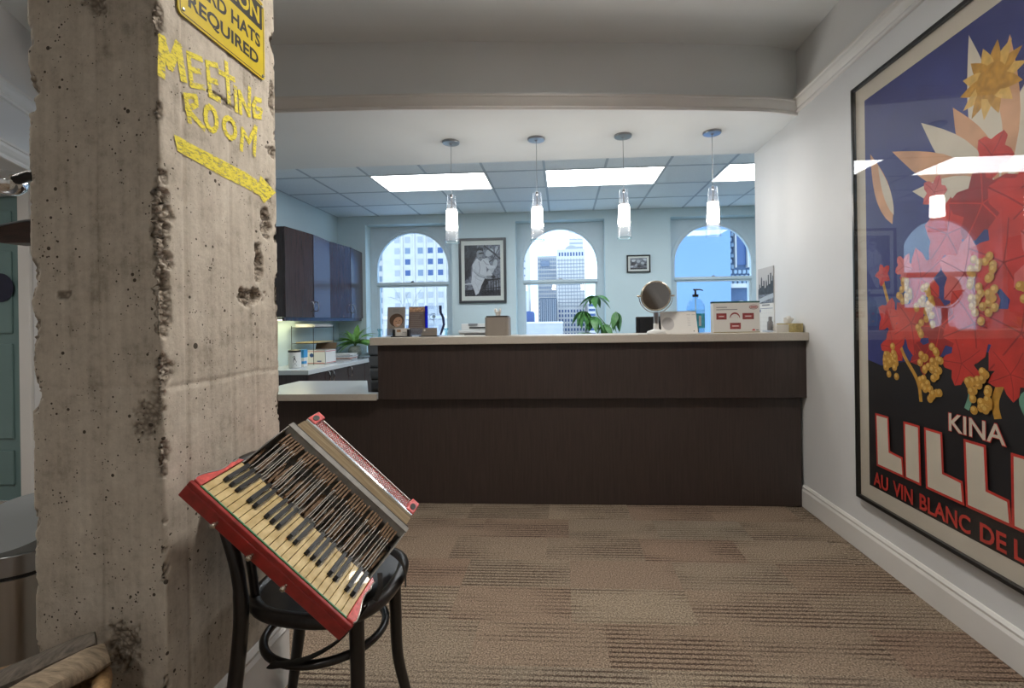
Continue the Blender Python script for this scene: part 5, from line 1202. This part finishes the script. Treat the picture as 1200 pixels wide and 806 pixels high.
log((-1.19, .72, .455), (-1.00, .99, .490), .040, 'pale split log on top of the wicker basket', 'log_wood', 3)
log((-1.27, .80, .452), (-1.055, 1.02, .498), .036, 'dark grey weathered log beside the pale log in the basket', 'driftwood', 8)

# ================================================================ outside the windows
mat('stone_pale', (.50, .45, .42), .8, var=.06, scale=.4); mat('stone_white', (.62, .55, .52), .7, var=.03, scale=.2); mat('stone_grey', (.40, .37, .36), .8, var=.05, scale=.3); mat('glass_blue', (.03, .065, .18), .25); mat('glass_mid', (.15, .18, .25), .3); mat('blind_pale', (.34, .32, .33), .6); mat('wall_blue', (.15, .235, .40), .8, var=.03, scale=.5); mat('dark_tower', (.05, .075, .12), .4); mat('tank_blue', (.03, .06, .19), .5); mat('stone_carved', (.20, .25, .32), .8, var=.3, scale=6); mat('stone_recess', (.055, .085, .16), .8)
mat('rib_pale', (.30, .30, .33), .5)
struct(box('ground', mat('street_grey', (.65, .67, .70), .9), -700, 700, 12, 900, -61, -60))
GZ = -60
def tower(name, label, x0, x1, y0, z1, m_, depth=30):
    t = thing(name, label, 'building', ((x0 + x1) / 2, y0, GZ)); MB().box(x0, x1, y0, y0 + depth, GZ, z1).build('walls', m_, t); return t
# pale stone tower: every window a part
b1 = tower('office_building', 'pale stone tower with dark square windows behind the arched window beside the wall cabinets', -56.6, -30.5, 150, 70, 'stone_pale')
MB().box(-72, -56.62, 156, 180, GZ, 66).build('wing', 'stone_pale', b1)
wproto = {}
def win(parent, x, y, z, w_, h, m_, name='window'):
    k = (w_, h, m_)
    if k not in wproto: wproto[k] = MB().box(-w_ / 2, w_ / 2, -.06, .3, -h / 2, h / 2).build(name, m_, parent, local=True); o = wproto[k]
    else: o = dup(wproto[k], parent)
    o.location = Vector((x, y, z)) - parent.location
r7 = random.Random(21)
cols = (-52.0, -48.6, -44.5, -41.3, -38.1, -34.9)
for ci, x in enumerate(cols):
    for rj in range(13):
        z = 38.2 - rj * 3.5
        dark = (ci >= 3 and rj in (4, 5, 6)) or (ci == 1 and rj in (5, 6))
        m_ = 'glass_blue' if dark else ('glass_mid' if r7.random() < .18 else 'blind_pale')
        win(b1, x, 150, z, 1.65, 1.75 if dark else 1.9, m_)
for x in (-65.0, -63.0, -61.2, -59.7, -58.3):
    for rj in range(12): win(b1, x, 156, 37 - rj * 3.5, .9, 1.8, 'glass_mid' if r7.random() < .6 else 'glass_blue')
for x in (-50.3, -46.5, -42.9, -39.7, -36.5, -33.2): MB().box(x - .25, x + .25, 149.6, 150, 3.5, 70).build('pilaster', 'stone_pale', b1)
MB().box(-56.6, -30.5, 149.5, 150, 2.6, 3.6).build('cornice', 'stone_white', b1)
# skyline behind the middle window
def grid(parent, x0, x1, z0, z1, y, nx, nz, fx, fz, m_, name='window_grid'):
    mb = MB(); dx, dz = (x1 - x0) / nx, (z1 - z0) / nz
    for i in range(nx):
        for j in range(nz): mb.box(x0 + dx * (i + .5 - fx / 2), x0 + dx * (i + .5 + fx / 2), y - .15, y + .2, z0 + dz * (j + .5 - fz / 2), z0 + dz * (j + .5 + fz / 2))
    mb.build(name, m_, parent).__setitem__('kind', 'stuff')
D1, D2, D3 = 260, 300, 340
b2_ = tower('grid_tower', 'grey tower with a fine grid of windows behind the skyline window', -15.0, -3.0, D2, 42, 'stone_grey'); grid(b2_, -14.6, -3.4, -4, 41, D2, 11, 18, .55, .6, 'glass_mid')
MB().box(-13.0, -7.5, D2 - .5, D2, 35.5, 39).build('plant_louvre', 'glass_mid', b2_)
b3_ = tower('white_tower', 'white gridded tower with an arched roof crown behind the skyline window', -2.6, 12.6, D1, 40, 'stone_white'); grid(b3_, -2.2, 12.2, 8.5, 35, D1, 9, 11, .18, 1.0, 'rib_pale', 'mullion_grid'); grid(b3_, -2.2, 12.2, 8.5, 35, D1, 1, 14, 1.0, .2, 'rib_pale', 'spandrel_band'); grid(b3_, -1.8, 12.0, 36.2, 38.4, D1, 9, 1, .5, .9, 'glass_blue', 'crown_window'); grid(b3_, -2.2, 12.2, -12, 8, D1, 9, 8, .55, .6, 'glass_blue', 'lower_window')
MB().prism(ell(5.4, 40, 3.4, 2.2, 16, 0, 0, pi * 16 / 15), 0, 6, (0, D1 + 1, 0), (1, 0, 0), (0, 0, 1), (0, 1, 0)).build('roof_crown', 'stone_grey', b3_)
b4_ = tower('far_tower', 'hazy pale tower far behind the white gridded tower', 6.5, 18.0, D3 + 60, 84, 'stone_white'); grid(b4_, 6.8, 17.7, 20, 82, D3 + 60, 1, 17, 1.0, .4, 'blind_pale', 'window_band')
b5_ = tower('dark_tower', 'dark vertically striped tower below the skyline window rail', -10.6, -2.7, 230, 12.5, 'dark_tower'); grid(b5_, -10.5, -2.8, -20, 12, 230, 8, 1, .38, 1.0, 'rib_pale', 'fin')
b6_ = tower('low_building', 'low pale rooftop building in front of the dark striped tower', -13.5, .2, 150, .6, 'stone_grey', 20); MB().box(-13.5, .2, 149.8, 150, .6, 1.2).build('parapet', 'stone_white', b6_)
b7_ = tower('balcony_tower', 'pale slim tower with small balconies at the edge of the skyline window', -24, -15.6, 210, 50, 'stone_white'); grid(b7_, -17.0, -15.8, -2, 48, 210, 1, 16, .9, .22, 'glass_mid', 'balcony')
b8_ = tower('striped_building', 'building with blue horizontal window bands behind the tall plant', 12.9, 30, 240, 13, 'stone_white'); grid(b8_, 13.1, 29.8, -16, 12.6, 240, 1, 12, 1.0, .5, 'glass_blue', 'window_band')
tk = MB().lathe([(1.6, 0), (1.6, 3.2), (1.2, 3.9), (0, 4.1)], (-10.4, 155, .6), 20).build('water_tank', 'tank_blue', smooth=True); tag(tk, 'round blue water tank on the low rooftop', 'tank')
# shaded plain wall and carved stone building beyond the last window
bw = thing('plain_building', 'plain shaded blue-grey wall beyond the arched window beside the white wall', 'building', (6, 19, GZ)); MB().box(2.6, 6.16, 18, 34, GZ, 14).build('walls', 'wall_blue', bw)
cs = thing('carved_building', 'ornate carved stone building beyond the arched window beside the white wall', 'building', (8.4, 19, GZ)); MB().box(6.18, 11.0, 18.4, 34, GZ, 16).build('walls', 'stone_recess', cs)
qs = None
for i in range(13):
    for j in range(22):
        x = 6.27 + i * .165 + (.08 if j % 2 else 0); z = 2.55 + j * .20
        if 6.42 < x < 6.86 and 3.1 < z < 5.3: continue
        if qs is None: qs = MB().box(-.06, .06, -.09, .05, -.075, .075).build('stone_block', 'stone_carved', cs, bevel=.02, seg=1, local=True); o = qs
        else: o = dup(qs, cs)
        o.location = Vector((x, 18.4 + .03 * r7.random(), z)) - cs.location
win(cs, 6.64, 18.4, 4.2, .42, 2.0, 'glass_blue'); MB().box(6.40, 6.45, 18.2, 18.4, 3.1, 5.3).build('window_jamb', 'stone_grey', cs); MB().box(6.84, 6.90, 18.2, 18.4, 3.1, 5.3).build('window_jamb', 'stone_grey', cs)
MB().box(6.18, 11, 18.1, 18.4, 2.35, 2.50).build('string_course', 'stone_grey', cs)
for rad in (.50, .70, .88):
    MB().tube([(6.64 + rad * .42 * cos(a), 18.35, .95 + rad * sin(a)) for a in [pi * i / 20 for i in range(21)]], .055, 6).build('arch_band', 'stone_grey', cs, smooth=True)
MB().prism(ell(6.62, .95, .2, .42, 16, 0, 0, pi * 16 / 15), -.05, .02, (0, 18.4, 0), (1, 0, 0), (0, 0, 1), (0, -1, 0)).build('arched_window', 'glass_blue', cs)
